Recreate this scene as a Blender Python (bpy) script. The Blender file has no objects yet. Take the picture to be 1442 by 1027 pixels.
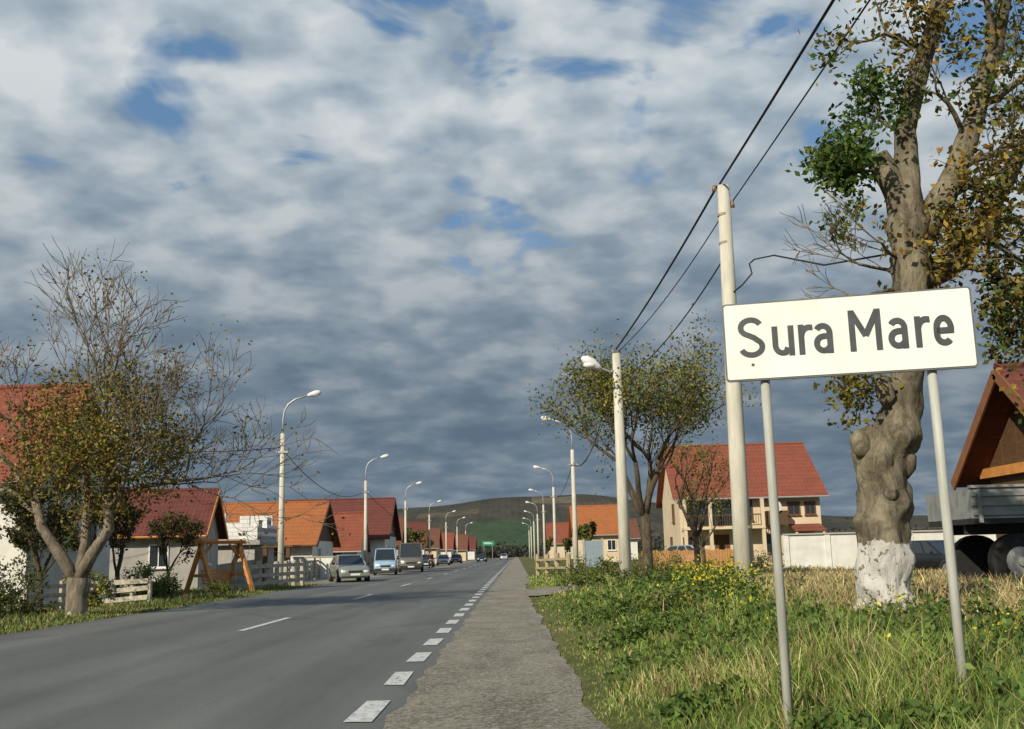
import bpy, math, random
import numpy as np
from mathutils import Vector, Matrix, noise as mnoise
R=random.Random(11); NR=np.random.default_rng(5)
scene=bpy.context.scene; col=scene.collection
scene.view_settings.view_transform='Standard'; scene.view_settings.look='None'; scene.view_settings.exposure=0
# ---------------------------------------------------------------- materials
MATS={}
def newmat(name):
    m=bpy.data.materials.new(name); m.use_nodes=True; nt=m.node_tree; nt.nodes.clear()
    out=nt.nodes.new('ShaderNodeOutputMaterial'); b=nt.nodes.new('ShaderNodeBsdfPrincipled')
    nt.links.new(b.outputs[0],out.inputs[0]); MATS[name]=m
    return m,nt,b,out
def N(nt,t,**k):
    n=nt.nodes.new(t)
    for a,v in k.items(): setattr(n,a,v)
    return n
def ramp(nt,fac,stops):
    r=N(nt,'ShaderNodeValToRGB'); e=r.color_ramp.elements
    while len(e)>1: e.remove(e[0])
    e[0].position=stops[0][0]; e[0].color=(*stops[0][1],1)
    for p,c in stops[1:]:
        x=e.new(p); x.color=(*c,1)
    nt.links.new(fac,r.inputs[0]); return r.outputs[0]
def noise(nt,co,scale,detail=6,rough=.6,dist=0,sc=None):
    n=N(nt,'ShaderNodeTexNoise'); n.inputs['Scale'].default_value=scale; n.inputs['Detail'].default_value=detail
    n.inputs['Roughness'].default_value=rough; n.inputs['Distortion'].default_value=dist
    if sc:
        mp=N(nt,'ShaderNodeMapping'); mp.inputs['Scale'].default_value=sc; nt.links.new(co,mp.inputs[0]); co=mp.outputs[0]
    nt.links.new(co,n.inputs['Vector']); return n.outputs[0]
def mixc(nt,fac,a,b,mode='MIX'):
    m=N(nt,'ShaderNodeMix',data_type='RGBA',blend_type=mode)
    for s,v in ((m.inputs[0],fac),(m.inputs[6],a),(m.inputs[7],b)):
        if isinstance(v,(int,float)): s.default_value=v
        elif isinstance(v,tuple): s.default_value=(*v,1)
        else: nt.links.new(v,s)
    return m.outputs[2]
def math_(nt,op,a,b=0,c=0,clamp=False):
    m=N(nt,'ShaderNodeMath',operation=op,use_clamp=clamp)
    for s,v in zip(m.inputs,(a,b,c)):
        if isinstance(v,(int,float)): s.default_value=v
        else: nt.links.new(v,s)
    return m.outputs[0]
def bump(nt,b,h,strength=.3,dist=.02):
    n=N(nt,'ShaderNodeBump'); n.inputs['Strength'].default_value=strength; n.inputs['Distance'].default_value=dist
    nt.links.new(h,n.inputs['Height']); nt.links.new(n.outputs[0],b.inputs['Normal'])
def mat(name,c1,c2=None,scale=4,rough=.8,bmp=0,bd=.01,metal=0,sc=None,spec=.3,detail=6):
    if name in MATS: return MATS[name]
    m,nt,b,out=newmat(name); c2=c2 or tuple(x*.75 for x in c1)
    co=N(nt,'ShaderNodeTexCoord').outputs['Object']
    f=noise(nt,co,scale,detail,.6,0,sc)
    nt.links.new(ramp(nt,f,[(.3,c2),(.7,c1)]),b.inputs['Base Color'])
    b.inputs['Roughness'].default_value=rough; b.inputs['Metallic'].default_value=metal
    b.inputs['Specular IOR Level'].default_value=spec
    if bmp: bump(nt,b,noise(nt,co,scale*4,6,.6,0,sc),bmp,bd)
    return m
def leafmat(name,tr=.35):
    if name in MATS: return MATS[name]
    m,nt,b,out=newmat(name); a=N(nt,'ShaderNodeAttribute',attribute_name='Col')
    nt.links.new(a.outputs[0],b.inputs['Base Color']); b.inputs['Roughness'].default_value=.65
    b.inputs['Specular IOR Level'].default_value=.2
    if tr:
        t=N(nt,'ShaderNodeBsdfTranslucent'); nt.links.new(a.outputs[0],t.inputs[0])
        mx=N(nt,'ShaderNodeMixShader'); mx.inputs[0].default_value=tr
        nt.links.new(b.outputs[0],mx.inputs[1]); nt.links.new(t.outputs[0],mx.inputs[2]); nt.links.new(mx.outputs[0],out.inputs[0])
    return m
def tilemat(name,c1,c2):
    if name in MATS: return MATS[name]
    m,nt,b,out=newmat(name); co=N(nt,'ShaderNodeTexCoord').outputs['Object']
    big=noise(nt,co,1.3,5); fine=noise(nt,co,9,3)
    f=math_(nt,'MULTIPLY_ADD',fine,.5,math_(nt,'MULTIPLY',big,.5))
    c=ramp(nt,f,[(.3,c2),(.65,c1)])
    w=N(nt,'ShaderNodeTexWave',wave_type='BANDS',bands_direction='Z',wave_profile='SAW'); w.inputs['Scale'].default_value=1.1
    nt.links.new(co,w.inputs[0])
    w2=N(nt,'ShaderNodeTexWave',wave_type='BANDS',bands_direction='X'); w2.inputs['Scale'].default_value=1.4; nt.links.new(co,w2.inputs[0])
    hh=math_(nt,'ADD',w.outputs['Fac'],math_(nt,'MULTIPLY',w2.outputs['Fac'],.6))
    c=mixc(nt,math_(nt,'MULTIPLY',w.outputs['Fac'],.28),c,tuple(x*.35 for x in c2))
    nt.links.new(c,b.inputs['Base Color']); b.inputs['Roughness'].default_value=.85; b.inputs['Specular IOR Level'].default_value=.2
    bump(nt,b,hh,.4,.04); return m
def glassmat(name='window_glass'):
    if name in MATS: return MATS[name]
    m,nt,b,out=newmat(name); b.inputs['Base Color'].default_value=(.025,.03,.035,1); b.inputs['Roughness'].default_value=.08
    b.inputs['Specular IOR Level'].default_value=.7; return m
GLASS=glassmat()
def barkmat(name,c1,c2,white=None,sc=7,bd=.05):
    if name in MATS: return MATS[name]
    m,nt,b,out=newmat(name); co=N(nt,'ShaderNodeTexCoord').outputs['Object']
    f=noise(nt,co,sc,9,.75,.7,(1,1,.38)); c=ramp(nt,f,[(.36,c2),(.5,tuple((x+y)/2 for x,y in zip(c1,c2))),(.64,c1)])
    lich=noise(nt,co,2.2,5,.6)
    c=mixc(nt,math_(nt,'MULTIPLY',math_(nt,'GREATER_THAN',lich,.55),.25),c,tuple(x*.5 for x in c2))
    if white:
        s=N(nt,'ShaderNodeSeparateXYZ'); nt.links.new(co,s.inputs[0])
        h=math_(nt,'MULTIPLY_ADD',noise(nt,co,4,6,.7),.45,s.outputs[2])
        k=math_(nt,'LESS_THAN',h,white+.22)
        chips=math_(nt,'GREATER_THAN',noise(nt,co,11,5,.7),.41)
        k=math_(nt,'MULTIPLY',k,chips)
        c=mixc(nt,math_(nt,'MULTIPLY',k,.88),c,(.70,.69,.64))
    nt.links.new(c,b.inputs['Base Color']); b.inputs['Roughness'].default_value=.95
    b.inputs['Specular IOR Level'].default_value=.1
    bump(nt,b,f,1.0,bd); return m
# ---------------------------------------------------------------- mesh builder
class MB:
    def __init__(s): s.v=[]; s.f=[]; s.m=[]
    def box(s,a,b,m=0):
        x0,x1=sorted((a[0],b[0])); y0,y1=sorted((a[1],b[1])); z0,z1=sorted((a[2],b[2])); o=len(s.v)
        s.v+=[(x0,y0,z0),(x1,y0,z0),(x1,y1,z0),(x0,y1,z0),(x0,y0,z1),(x1,y0,z1),(x1,y1,z1),(x0,y1,z1)]
        for q in ((0,3,2,1),(4,5,6,7),(0,1,5,4),(1,2,6,5),(2,3,7,6),(3,0,4,7)): s.f.append(tuple(o+i for i in q)); s.m.append(m)
        return s
    def beam(s,p,q,w,h=None,m=0):
        h=h or w; p=Vector(p); q=Vector(q); d=(q-p).normalized()
        u=d.cross(Vector((0,0,1)))
        if u.length<.01: u=Vector((1,0,0))
        u.normalize(); n=u.cross(d); o=len(s.v)
        for c in (p,q):
            for a,b in ((-1,-1),(1,-1),(1,1),(-1,1)): s.v.append(tuple(c+u*a*w/2+n*b*h/2))
        for t in ((3,2,1,0),(4,5,6,7),(0,1,5,4),(1,2,6,5),(2,3,7,6),(3,0,4,7)): s.f.append(tuple(o+i for i in t)); s.m.append(m)
        return s
    def tube(s,P,r,n=8,m=0,cap=True,jit=0,nz=None):
        P=[Vector(p) for p in P]; k=len(P)
        if isinstance(r,(int,float)): r=[r]*k
        o=len(s.v); u=None
        for i,p in enumerate(P):
            d=(P[min(i+1,k-1)]-P[max(i-1,0)]).normalized()
            if u is None:
                u=d.cross(Vector((0,0,1))) if abs(d.z)<.95 else d.cross(Vector((1,0,0)))
            u=(u-d*u.dot(d)).normalized(); w=d.cross(u)
            for j in range(n):
                a=2*math.pi*j/n; rr=r[i]*(1+(R.uniform(-jit,jit) if jit else 0)); q=(u*math.cos(a)+w*math.sin(a))
                if nz:
                    pp=p+q*rr; rr*=1+nz*(mnoise.noise(pp*2.3)*.9+mnoise.noise(pp*5.5+Vector((7,3,1)))*.55+mnoise.noise(Vector((pp.x*14,pp.y*14,pp.z*4)))*.3)
                s.v.append(tuple(p+q*rr))
        for i in range(k-1):
            for j in range(n):
                a=o+i*n+j; b=o+i*n+(j+1)%n; s.f.append((a,b,b+n,a+n)); s.m.append(m)
        if cap: s.f.append(tuple(o+j for j in reversed(range(n)))); s.m.append(m); s.f.append(tuple(o+(k-1)*n+j for j in range(n))); s.m.append(m)
        return s
    def prism(s,poly,axis,a,b,m=0):
        o=len(s.v); n=len(poly)
        for t in (a,b):
            for p in poly:
                s.v.append((t,p[0],p[1]) if axis=='x' else (p[0],t,p[1]) if axis=='y' else (p[0],p[1],t))
        for i in range(n):
            j=(i+1)%n; s.f.append((o+i,o+j,o+n+j,o+n+i)); s.m.append(m)
        s.f.append(tuple(o+i for i in reversed(range(n)))); s.m.append(m)
        s.f.append(tuple(o+n+i for i in range(n))); s.m.append(m); return s
    def ball(s,c,r,nu=10,nv=7,m=0,sc=(1,1,1)):
        o=len(s.v)
        for i in range(nv+1):
            t=math.pi*i/nv
            for j in range(nu):
                a=2*math.pi*j/nu; s.v.append((c[0]+r*sc[0]*math.sin(t)*math.cos(a),c[1]+r*sc[1]*math.sin(t)*math.sin(a),c[2]+r*sc[2]*math.cos(t)))
        for i in range(nv):
            for j in range(nu):
                s.f.append((o+i*nu+j,o+(i+1)*nu+j,o+(i+1)*nu+(j+1)%nu,o+i*nu+(j+1)%nu)); s.m.append(m)
        return s
    def obj(s,name,mats,parent=None,smooth=False,bev=0,label=None):
        me=bpy.data.meshes.new(name); me.from_pydata(s.v,[],s.f)
        if not isinstance(mats,(list,tuple)): mats=[mats]
        for x in mats: me.materials.append(x)
        me.polygons.foreach_set('material_index',s.m)
        if smooth: me.polygons.foreach_set('use_smooth',[True]*len(s.f))
        me.validate(); me.update()
        o=bpy.data.objects.new(name,me); col.objects.link(o)
        if parent: o.parent=parent
        if bev:
            b=o.modifiers.new('bevel','BEVEL'); b.width=bev; b.segments=2; b.limit_method='ANGLE'
        if label: o['label']=label
        return o
    def each(s,name,mats,parent=None,smooth=False):
        par=list(range(len(s.v)))
        def fd(a):
            while par[a]!=a: par[a]=par[par[a]]; a=par[a]
            return a
        for f in s.f:
            r=fd(f[0])
            for i in f[1:]: par[fd(i)]=r
        gr={}
        for fi,f in enumerate(s.f): gr.setdefault(fd(f[0]),[]).append(fi)
        for k,fs in gr.items():
            n=MB(); mp={}
            for fi in fs:
                q=[]
                for i in s.f[fi]:
                    if i not in mp: mp[i]=len(n.v); n.v.append(s.v[i])
                    q.append(mp[i])
                n.f.append(tuple(q)); n.m.append(s.m[fi])
            n.obj(name,mats,parent,smooth)
def tag(o,label,cat,group=None):
    o['label']=label; o['category']=cat
    if group: o['group']=group
    return o
def thing(name,label,cat,loc,rz=0,group=None):
    e=bpy.data.objects.new(name,None); e.empty_display_size=.3; col.objects.link(e)
    e.location=loc; e.rotation_euler=(0,0,rz); return tag(e,label,cat,group)
def struct(o): o['kind']='structure'; return o
def copy_thing(src,loc,rz=None,label=None,matswap=None):
    def rec(o,par):
        c=o.copy()
        if matswap and o.data and any(ms and ms.name in matswap for ms in o.data.materials):
            c.data=o.data.copy()
            for i,ms in enumerate(c.data.materials):
                if ms.name in matswap: c.data.materials[i]=matswap[ms.name]
        col.objects.link(c)
        if par: c.parent=par
        for ch in o.children: rec(ch,c)
        return c
    c=rec(src,None); c.location=loc
    if rz is not None: c.rotation_euler=(0,0,rz)
    if label: c['label']=label
    return c
# ---------------------------------------------------------------- terrain
def ss(t): t=np.clip(t,0,1); return t*t*(3-2*t)
def gz(x,y):
    x=np.asarray(x,float); y=np.asarray(y,float)
    a=ss((x-.5)/2.3)*.45*(1-.8*ss((y-14)/32))
    a=a+ss((x-1.2)/2)*.05*np.sin(x*1.9+y*.7)*np.cos(y*.9-x*.4)*(y<60)
    l=-ss((-x-10.6)/2.0)*.12*(y<70)
    return a+l-.003
def g(x,y): return float(gz(x,y))
xs=np.concatenate([[-3000,-1500,-700,-300,-120,-60,-35],np.arange(-24,-10,.7),np.arange(-10,.3,2.0),np.arange(.5,14,.3),[15,17,20,26,40,80,200,500,1200,3000]])
ys=np.concatenate([[-60,-20,-5],np.arange(0,40,.5),np.arange(40,70,2),[75,90,120,180,300,500,700,1000,1800,4500]])
GX,GY=np.meshgrid(xs,ys); GZ=gz(GX,GY)
nx,ny=len(xs),len(ys)
me=bpy.data.meshes.new('ground')
me.from_pydata(np.stack([GX.ravel(),GY.ravel(),GZ.ravel()],1).tolist(),[],[(j*nx+i,j*nx+i+1,(j+1)*nx+i+1,(j+1)*nx+i) for j in range(ny-1) for i in range(nx-1)])
me.polygons.foreach_set('use_smooth',[True]*len(me.polygons))
ground=struct(bpy.data.objects.new('ground',me)); col.objects.link(ground)
m,nt,b,out=newmat('grassy_soil'); co=N(nt,'ShaderNodeTexCoord').outputs['Object']
n1=noise(nt,co,.45,8,.65); n2=noise(nt,co,6,6,.7)
f=math_(nt,'MULTIPLY_ADD',n2,.45,math_(nt,'MULTIPLY',n1,.6))
nt.links.new(ramp(nt,f,[(.36,(.05,.07,.02)),(.52,(.11,.12,.04)),(.66,(.20,.17,.09))]),b.inputs['Base Color'])
b.inputs['Roughness'].default_value=.95; b.inputs['Specular IOR Level'].default_value=.1; bump(nt,b,n2,.8,.08)
me.materials.append(m)
# road, shoulder, markings -------------------------------------------------
def strip(name,yL,left,right,z,material):
    v=[];f=[]
    for i,y in enumerate(yL): v+=[(left(y),y,z),(right(y),y,z)]
    for i in range(len(yL)-1): f.append((2*i,2*i+1,2*i+3,2*i+2))
    me=bpy.data.meshes.new(name); me.from_pydata(v,[],f); me.materials.append(material)
    o=bpy.data.objects.new(name,me); col.objects.link(o); return struct(o)
m,nt,b,out=newmat('asphalt'); co=N(nt,'ShaderNodeTexCoord').outputs['Object']
fine=noise(nt,co,55,4,.8); big=noise(nt,co,.5,6,.6,.3,(1,.25,1)); trk=noise(nt,co,1.0,3,.5,0,(.9,.012,1))
f=math_(nt,'MULTIPLY_ADD',fine,.4,math_(nt,'MULTIPLY_ADD',big,.3,math_(nt,'MULTIPLY',trk,.3)))
c=ramp(nt,f,[(.36,(.070,.074,.071)),(.5,(.118,.122,.115)),(.62,(.178,.18,.168))])
patch=math_(nt,'GREATER_THAN',noise(nt,co,.22,3,.5,1.2,(1,.5,1)),.60)
c=mixc(nt,math_(nt,'MULTIPLY',patch,.25),c,(.062,.062,.06))
stain=ramp(nt,noise(nt,co,2.3,7,.75,.8,(1,.3,1)),[(.56,(0,0,0)),(.7,(1,1,1))])
c=mixc(nt,math_(nt,'MULTIPLY',stain,.32),c,(.05,.05,.05))
nt.links.new(c,b.inputs['Base Color']); b.inputs['Roughness'].default_value=.82; b.inputs['Specular IOR Level'].default_value=.3
bump(nt,b,fine,.6,.008)
YL=list(np.arange(-20,60,.5))+list(range(60,440,10))
leftE=lambda y: -9.7+1.7*float(ss((y-52)/50))+.07*math.sin(y*1.3)+.05*math.sin(y*3.1)
strip('road',YL,leftE,lambda y:-.55,.004,MATS['asphalt'])
m,nt,b,out=newmat('gravel_shoulder'); co=N(nt,'ShaderNodeTexCoord').outputs['Object']
fine=noise(nt,co,30,7,.85); big=noise(nt,co,1.3,7,.75,.6,(1,.5,1)); v=N(nt,'ShaderNodeTexVoronoi'); v.inputs['Scale'].default_value=34; nt.links.new(co,v.inputs[0])
f=math_(nt,'MULTIPLY_ADD',fine,.5,math_(nt,'MULTIPLY_ADD',big,.40,math_(nt,'MULTIPLY',v.outputs['Distance'],.18)))
c=ramp(nt,f,[(.40,(.105,.09,.066)),(.49,(.19,.17,.13)),(.57,(.28,.252,.198)),(.68,(.40,.37,.30))])
sp_c=N(nt,'ShaderNodeSeparateColor'); nt.links.new(v.outputs['Color'],sp_c.inputs[0])
c=mixc(nt,math_(nt,'MULTIPLY',math_(nt,'GREATER_THAN',sp_c.outputs[0],.86),.55),c,(.42,.40,.36))
c=mixc(nt,math_(nt,'MULTIPLY',math_(nt,'LESS_THAN',sp_c.outputs[0],.12),.5),c,(.07,.06,.05))
nt.links.new(c,b.inputs['Base Color'])
b.inputs['Roughness'].default_value=.95; b.inputs['Specular IOR Level'].default_value=.15; bump(nt,b,f,1.0,.03)
def shR(y):
    return .62-.012*max(0,min(y-6,24))+.05*mnoise.noise(Vector((y*.5,3,1)))*2+.03*mnoise.noise(Vector((y*1.4,8,2)))*2
def shL(y): return -1.02+.03*math.sin(y*2.1)+.025*math.sin(y*5.7)
strip('shoulder',list(np.arange(-20,60,.1))+list(range(60,440,10)),shL,lambda y:shR(y)+(0 if y<44 else .3),.009,MATS['gravel_shoulder'])
v=[];f=[]
dx=np.linspace(.3,9,30)
for i,x in enumerate(dx):
    for k,y in enumerate((31.0-.5*math.sin(x*1.1)-.1*x,36.2+.3*math.sin(x*1.7))): v.append((x,y,g(x,y)+.03+.02*min(1,x)))
for i in range(len(dx)-1): f.append((2*i,2*i+2,2*i+3,2*i+1))
me=bpy.data.meshes.new('driveway'); me.from_pydata(v,[],f); me.materials.append(MATS['gravel_shoulder'])
o=struct(bpy.data.objects.new('driveway_path',me)); col.objects.link(o)
strip('lay_by_pavement',list(np.arange(47,60,.5))+list(range(60,260,8)),lambda y:-12.6+.3*math.sin(y*.5),lambda y:leftE(y)+.1,.0025,MATS['gravel_shoulder'])
m,nt,b,out=newmat('road_paint'); co=N(nt,'ShaderNodeTexCoord').outputs['Object']
f=noise(nt,co,16,8,.8)
nt.links.new(ramp(nt,f,[(.40,(.17,.17,.16)),(.48,(.54,.54,.51)),(.7,(.70,.70,.66))]),b.inputs['Base Color']); b.inputs['Roughness'].default_value=.7
v=[];f=[]
def mark(x0,x1,y0,y1,z=.012):
    o=len(v); j=[R.uniform(-.012,.012) for _ in range(4)]; v.extend([(x0+j[0],y0+j[1],z),(x1+j[2],y0+j[3],z),(x1-j[0],y1+j[2],z),(x0-j[3],y1+j[1],z)]); f.append((o,o+1,o+2,o+3))
y=1.48
while y<230: mark(-1.36,-1.15,y,y+1.15); y+=2.25
y=-7
while y<230: mark(-5.08,-4.94,y,y+3.9); y+=13.0
me=bpy.data.meshes.new('markings'); me.from_pydata(v,[],f); me.materials.append(MATS['road_paint'])
struct(bpy.data.objects.new('road_markings',me)); col.objects.link(bpy.data.objects['road_markings'])
# hill ---------------------------------------------------------------------
def hz(x,y):
    t=(y-620)/330; prof=ss(t)*(1-.3*ss((y-960)/500))
    cx=np.interp(x,[-1800,-700,-300,-200,-118,-70,-25,12,60,95,150,270,420,700,1800],[6,12,20,32,45,49,52.5,54,53,49,42,31,24,18,8])
    return prof*(cx+1.2*np.sin(x*.02)+.8*np.sin(x*.07+y*.01)) - 1.0
hx=np.concatenate([np.arange(-1800,-200,60),np.arange(-200,300,10),np.arange(300,1801,60)]); hy=np.arange(600,1500,20)
HX,HY=np.meshgrid(hx,hy); HZ=hz(HX,HY)
me=bpy.data.meshes.new('hill'); n_=len(hx)
me.from_pydata(np.stack([HX.ravel(),HY.ravel(),HZ.ravel()],1).tolist(),[],[(j*n_+i,j*n_+i+1,(j+1)*n_+i+1,(j+1)*n_+i) for j in range(len(hy)-1) for i in range(n_-1)])
me.polygons.foreach_set('use_smooth',[True]*len(me.polygons))
hill=struct(bpy.data.objects.new('hill',me)); col.objects.link(hill)
m,nt,b,out=newmat('hill_fields'); co=N(nt,'ShaderNodeTexCoord').outputs['Object']
mp=N(nt,'ShaderNodeMapping'); mp.inputs['Scale'].default_value=(.016,.03,0); mp.inputs['Rotation'].default_value=(0,0,.25); nt.links.new(co,mp.inputs[0])
v=N(nt,'ShaderNodeTexVoronoi'); v.inputs['Scale'].default_value=1; nt.links.new(mp.outputs[0],v.inputs[0])
s=N(nt,'ShaderNodeSeparateColor'); nt.links.new(v.outputs['Color'],s.inputs[0])
c=ramp(nt,s.outputs[0],[(0,(.065,.06,.04)),(.35,(.095,.075,.048)),(.6,(.07,.07,.046)),(.85,(.13,.098,.063)),(1,(.08,.07,.045))])
wv=N(nt,'ShaderNodeTexWave',bands_direction='X'); wv.inputs['Scale'].default_value=.06; wv.inputs['Distortion'].default_value=1.5; nt.links.new(co,wv.inputs[0])
c=mixc(nt,math_(nt,'MULTIPLY',wv.outputs['Fac'],.25),c,(.035,.038,.028))
sp=N(nt,'ShaderNodeSeparateXYZ'); nt.links.new(co,sp.inputs[0])
def boxmask(x0,x1,y0,y1):
    a=math_(nt,'MULTIPLY',math_(nt,'GREATER_THAN',sp.outputs[0],x0),math_(nt,'LESS_THAN',sp.outputs[0],x1))
    e=math_(nt,'MULTIPLY',math_(nt,'GREATER_THAN',sp.outputs[1],y0),math_(nt,'LESS_THAN',sp.outputs[1],y1)); return math_(nt,'MULTIPLY',a,e)
c=mixc(nt,boxmask(-34,16,690,790),c,(.052,.088,.036))
c=mixc(nt,boxmask(14,50,855,900),c,(.17,.14,.085))
c=mixc(nt,boxmask(-80,-30,825,850),c,(.12,.095,.06))
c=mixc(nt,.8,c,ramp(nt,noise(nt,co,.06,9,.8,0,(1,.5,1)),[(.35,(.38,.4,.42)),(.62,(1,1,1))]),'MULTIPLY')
c=mixc(nt,.12,c,(.14,.17,.21))  # bluish distance haze mixed evenly into the hill colour
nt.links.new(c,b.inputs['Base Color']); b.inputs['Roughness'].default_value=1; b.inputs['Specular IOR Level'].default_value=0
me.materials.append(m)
# ---------------------------------------------------------------- common mats
CONC=mat('pole_concrete',(.62,.60,.51),(.42,.40,.33),6,.85,.3,.004,sc=(1,1,.2))
STEEL=mat('galvanised_steel',(.5,.51,.51),(.38,.39,.39),8,.45,metal=.5)
POSTG=mat('grey_post_paint',(.50,.51,.47),(.26,.26,.22),9,.55,.2,.002,sc=(1,1,.15))
LAMPG=mat('lamp_housing',(.72,.73,.72),(.6,.6,.6),5,.35)
LENS=mat('lamp_lens',(.8,.8,.78),(.7,.7,.68),5,.15)
BLACK=mat('black_rubber',(.02,.02,.02),(.012,.012,.012),10,.8)
WIRE=mat('wire_insulation',(.022,.022,.024),(.015,.015,.015),10,.6)
CERAM=mat('ceramic_insulator',(.35,.22,.14),(.2,.12,.08),10,.3)
PLAS_W=mat('white_plaster',(.74,.73,.68),(.56,.55,.5),1.5,.9,.15,.01)
PLAS_C=mat('cream_plaster',(.66,.55,.39),(.53,.43,.29),1.2,.9,.15,.01)
PLAS_G=mat('grey_plaster',(.42,.4,.37),(.3,.29,.27),1.5,.9,.15,.01)
WOODB=mat('brown_wood',(.13,.07,.035),(.07,.04,.02),5,.7,.3,.006,sc=(1,1,6))
WOODO=mat('orange_wood',(.62,.28,.08),(.44,.18,.05),5,.6,.3,.006)
WOODG=mat('weathered_wood',(.52,.48,.39),(.28,.25,.195),6,.9,.4,.006)
WHITEP=mat('white_window_paint',(.75,.75,.73),(.66,.66,.64),5,.5)
T_RED=tilemat('red_roof_tiles',(.29,.088,.052),(.17,.056,.038))
T_OR=tilemat('orange_roof_tiles',(.42,.15,.052),(.28,.10,.04))
T_BR=tilemat('brown_roof_tiles',(.20,.085,.052),(.12,.055,.038))
T_DK=tilemat('dark_red_roof_tiles',(.18,.058,.043),(.10,.036,.03))
# ---------------------------------------------------------------- houses
def side_box(mb,L,W,side,a0,a1,b0,b1,c0,c1,m=0):
    if side=='S': mb.box((a0,-W/2-b0,c0),(a1,-W/2-b1,c1),m)
    elif side=='N': mb.box((-a0,W/2+b0,c0),(-a1,W/2+b1,c1),m)
    elif side=='E': mb.box((L/2+b0,a0,c0),(L/2+b1,a1,c1),m)
    else: mb.box((-L/2-b0,-a0,c0),(-L/2-b1,-a1,c1),m)
def window(par,L,W,side,u,z,w,h,fm=None,door=False):
    fm=fm or WHITEP; t=.07; mb=MB()
    side_box(mb,L,W,side,u-w/2,u-w/2+t,.003,.06,z,z+h); side_box(mb,L,W,side,u+w/2-t,u+w/2,.003,.06,z,z+h)
    side_box(mb,L,W,side,u-w/2+t,u+w/2-t,.003,.06,z,z+t); side_box(mb,L,W,side,u-w/2+t,u+w/2-t,.003,.06,z+h-t,z+h)
    if not door: 
        side_box(mb,L,W,side,u-.025,u+.025,.004,.055,z+t,z+h-t)
        side_box(mb,L,W,side,u-w/2-.05,u+w/2+.05,.003,.14,z-.06,z-.003)
    o=mb.obj('door' if door else 'window',fm,par)
    p=MB()
    if door: side_box(p,L,W,side,u-w/2+t,u+w/2-t,.003,.03,z+t,z+h-t); p.obj('door_panel',WOODB,o)
    else: side_box(p,L,W,side,u-w/2+t,u+w/2-t,.003,.03,z+t,z+h-t); p.obj('pane',GLASS,o)
def house(loc,L,W,eave,ridge,rz,wm,rm,label,wins=(),doors=(),gm=None,ov=.5,chim=(),cat='house',name='house',fm=None,group=None,ovx=.45,trim=None):
    e=thing(name,label,cat,loc,rz,group)
    mb=MB()
    if gm:
        mb.box((-L/2,-W/2,-.5),(L/2,W/2,eave)); mb.obj('wall',wm,e)
        g2=MB(); k=.01
        g2.prism([(-W/2,eave+k),(W/2,eave+k),(0,ridge-.02)],'x',-L/2,L/2); g2.obj('gable',gm,e)
    else:
        mb.prism([(-W/2,-.5),(W/2,-.5),(W/2,eave),(0,ridge-.02),(-W/2,eave)],'x',-L/2,L/2); mb.obj('wall',wm,e)
    sl=(ridge-eave)/(W/2); t=.16; Y=W/2+ov; ze=eave-ov*sl+.03; zr=ridge+.03
    r=MB(); r.prism([(-Y,ze),(0,zr),(Y,ze),(Y,ze+t),(0,zr+t*1.2),(-Y,ze+t)],'x',-L/2-ovx,L/2+ovx)
    ro=r.obj('roof',rm,e)
    rc=MB(); rc.tube([(-L/2-ovx,0,zr+t*1.15),(L/2+ovx,0,zr+t*1.15)],.11,8); rc.obj('ridge_cap',rm,ro)
    gu=MB()
    for s_ in (-1,1): gu.tube([(-L/2-ovx,s_*(Y+.06),ze+.05),(L/2+ovx,s_*(Y+.06),ze+.05)],.06,6)
    gu.each('gutter',STEEL if not trim else trim,ro)
    if trim:
        bb=MB()
        for x in (-L/2-ovx-.03,L/2+ovx+.03):
            for s_ in (-1,1): bb.beam((x,s_*Y,ze+.02),(x,0,zr+.02),.05,.26)
        bb.each('bargeboard',trim,ro)
    for cx,cy in chim:
        c=MB(); c.box((cx-.28,cy-.28,ridge-abs(cy)*sl-.4),(cx+.28,cy+.28,ridge+.7)); c.box((cx-.34,cy-.34,ridge+.695),(cx+.34,cy+.34,ridge+.8)); c.obj('chimney',mat('chimney_brick',(.33,.14,.09),(.2,.09,.06),9),ro)
    for w_ in wins: window(e,L,W,*w_,fm=fm)
    for w_ in doors: window(e,L,W,*w_,fm=fm,door=True)
    return e
house((-21.6,37.6,0),11,7.0,4.1,7.6,0,PLAS_W,T_RED,'white two storey house with red tiled roof in leafy yard',
  wins=[('E',-1.6,2.0,1.1,1.3),('E',1.4,2.0,1.1,1.3),('E',0,4.6,1,1.1),('S',3.5,1.9,1.2,1.3),('S',0,1.9,1.2,1.3)],doors=[('S',-3.5,.1,1,2.1)],ov=.45,fm=mat('dark_frame',(.12,.08,.06)))
house((-20.5,57,0),7,7,2.8,5.0,math.radians(8),PLAS_G,T_DK,'low grey house with a dark red roof behind trees',wins=[('S',1.5,1,1,1.2),('E',0,1.1,1,1.2)],trim=WOODO)
house((-19.2,80,0),8.6,9.5,2.6,5.4,math.radians(1),PLAS_W,T_OR,'white bungalow with a broad bright orange tiled roof',wins=[('S',2,1,1.3,1.2),('S',-2,1,1.3,1.2),('E',-2,.9,1.2,1.2)],gm=WOODB,trim=WOODB,ov=.8)
house((-17.0,99,0),10,9,3.2,6.6,0,PLAS_W,T_DK,'white house with a tall dark red roof and brown gable',wins=[('E',-1.5,1,1.1,1.3),('E',1.5,1,1.1,1.3),('E',0,3.6,1,1)],gm=WOODB,trim=WOODB)
house((-17.0,91.5,0),6.6,4.6,2.3,5.0,0,PLAS_W,T_RED,'low white annexe with a red tiled roof beside a taller house',wins=[('S',1.5,.9,1,1.1),('S',-1.5,.9,1,1.1)],ov=.5)
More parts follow.
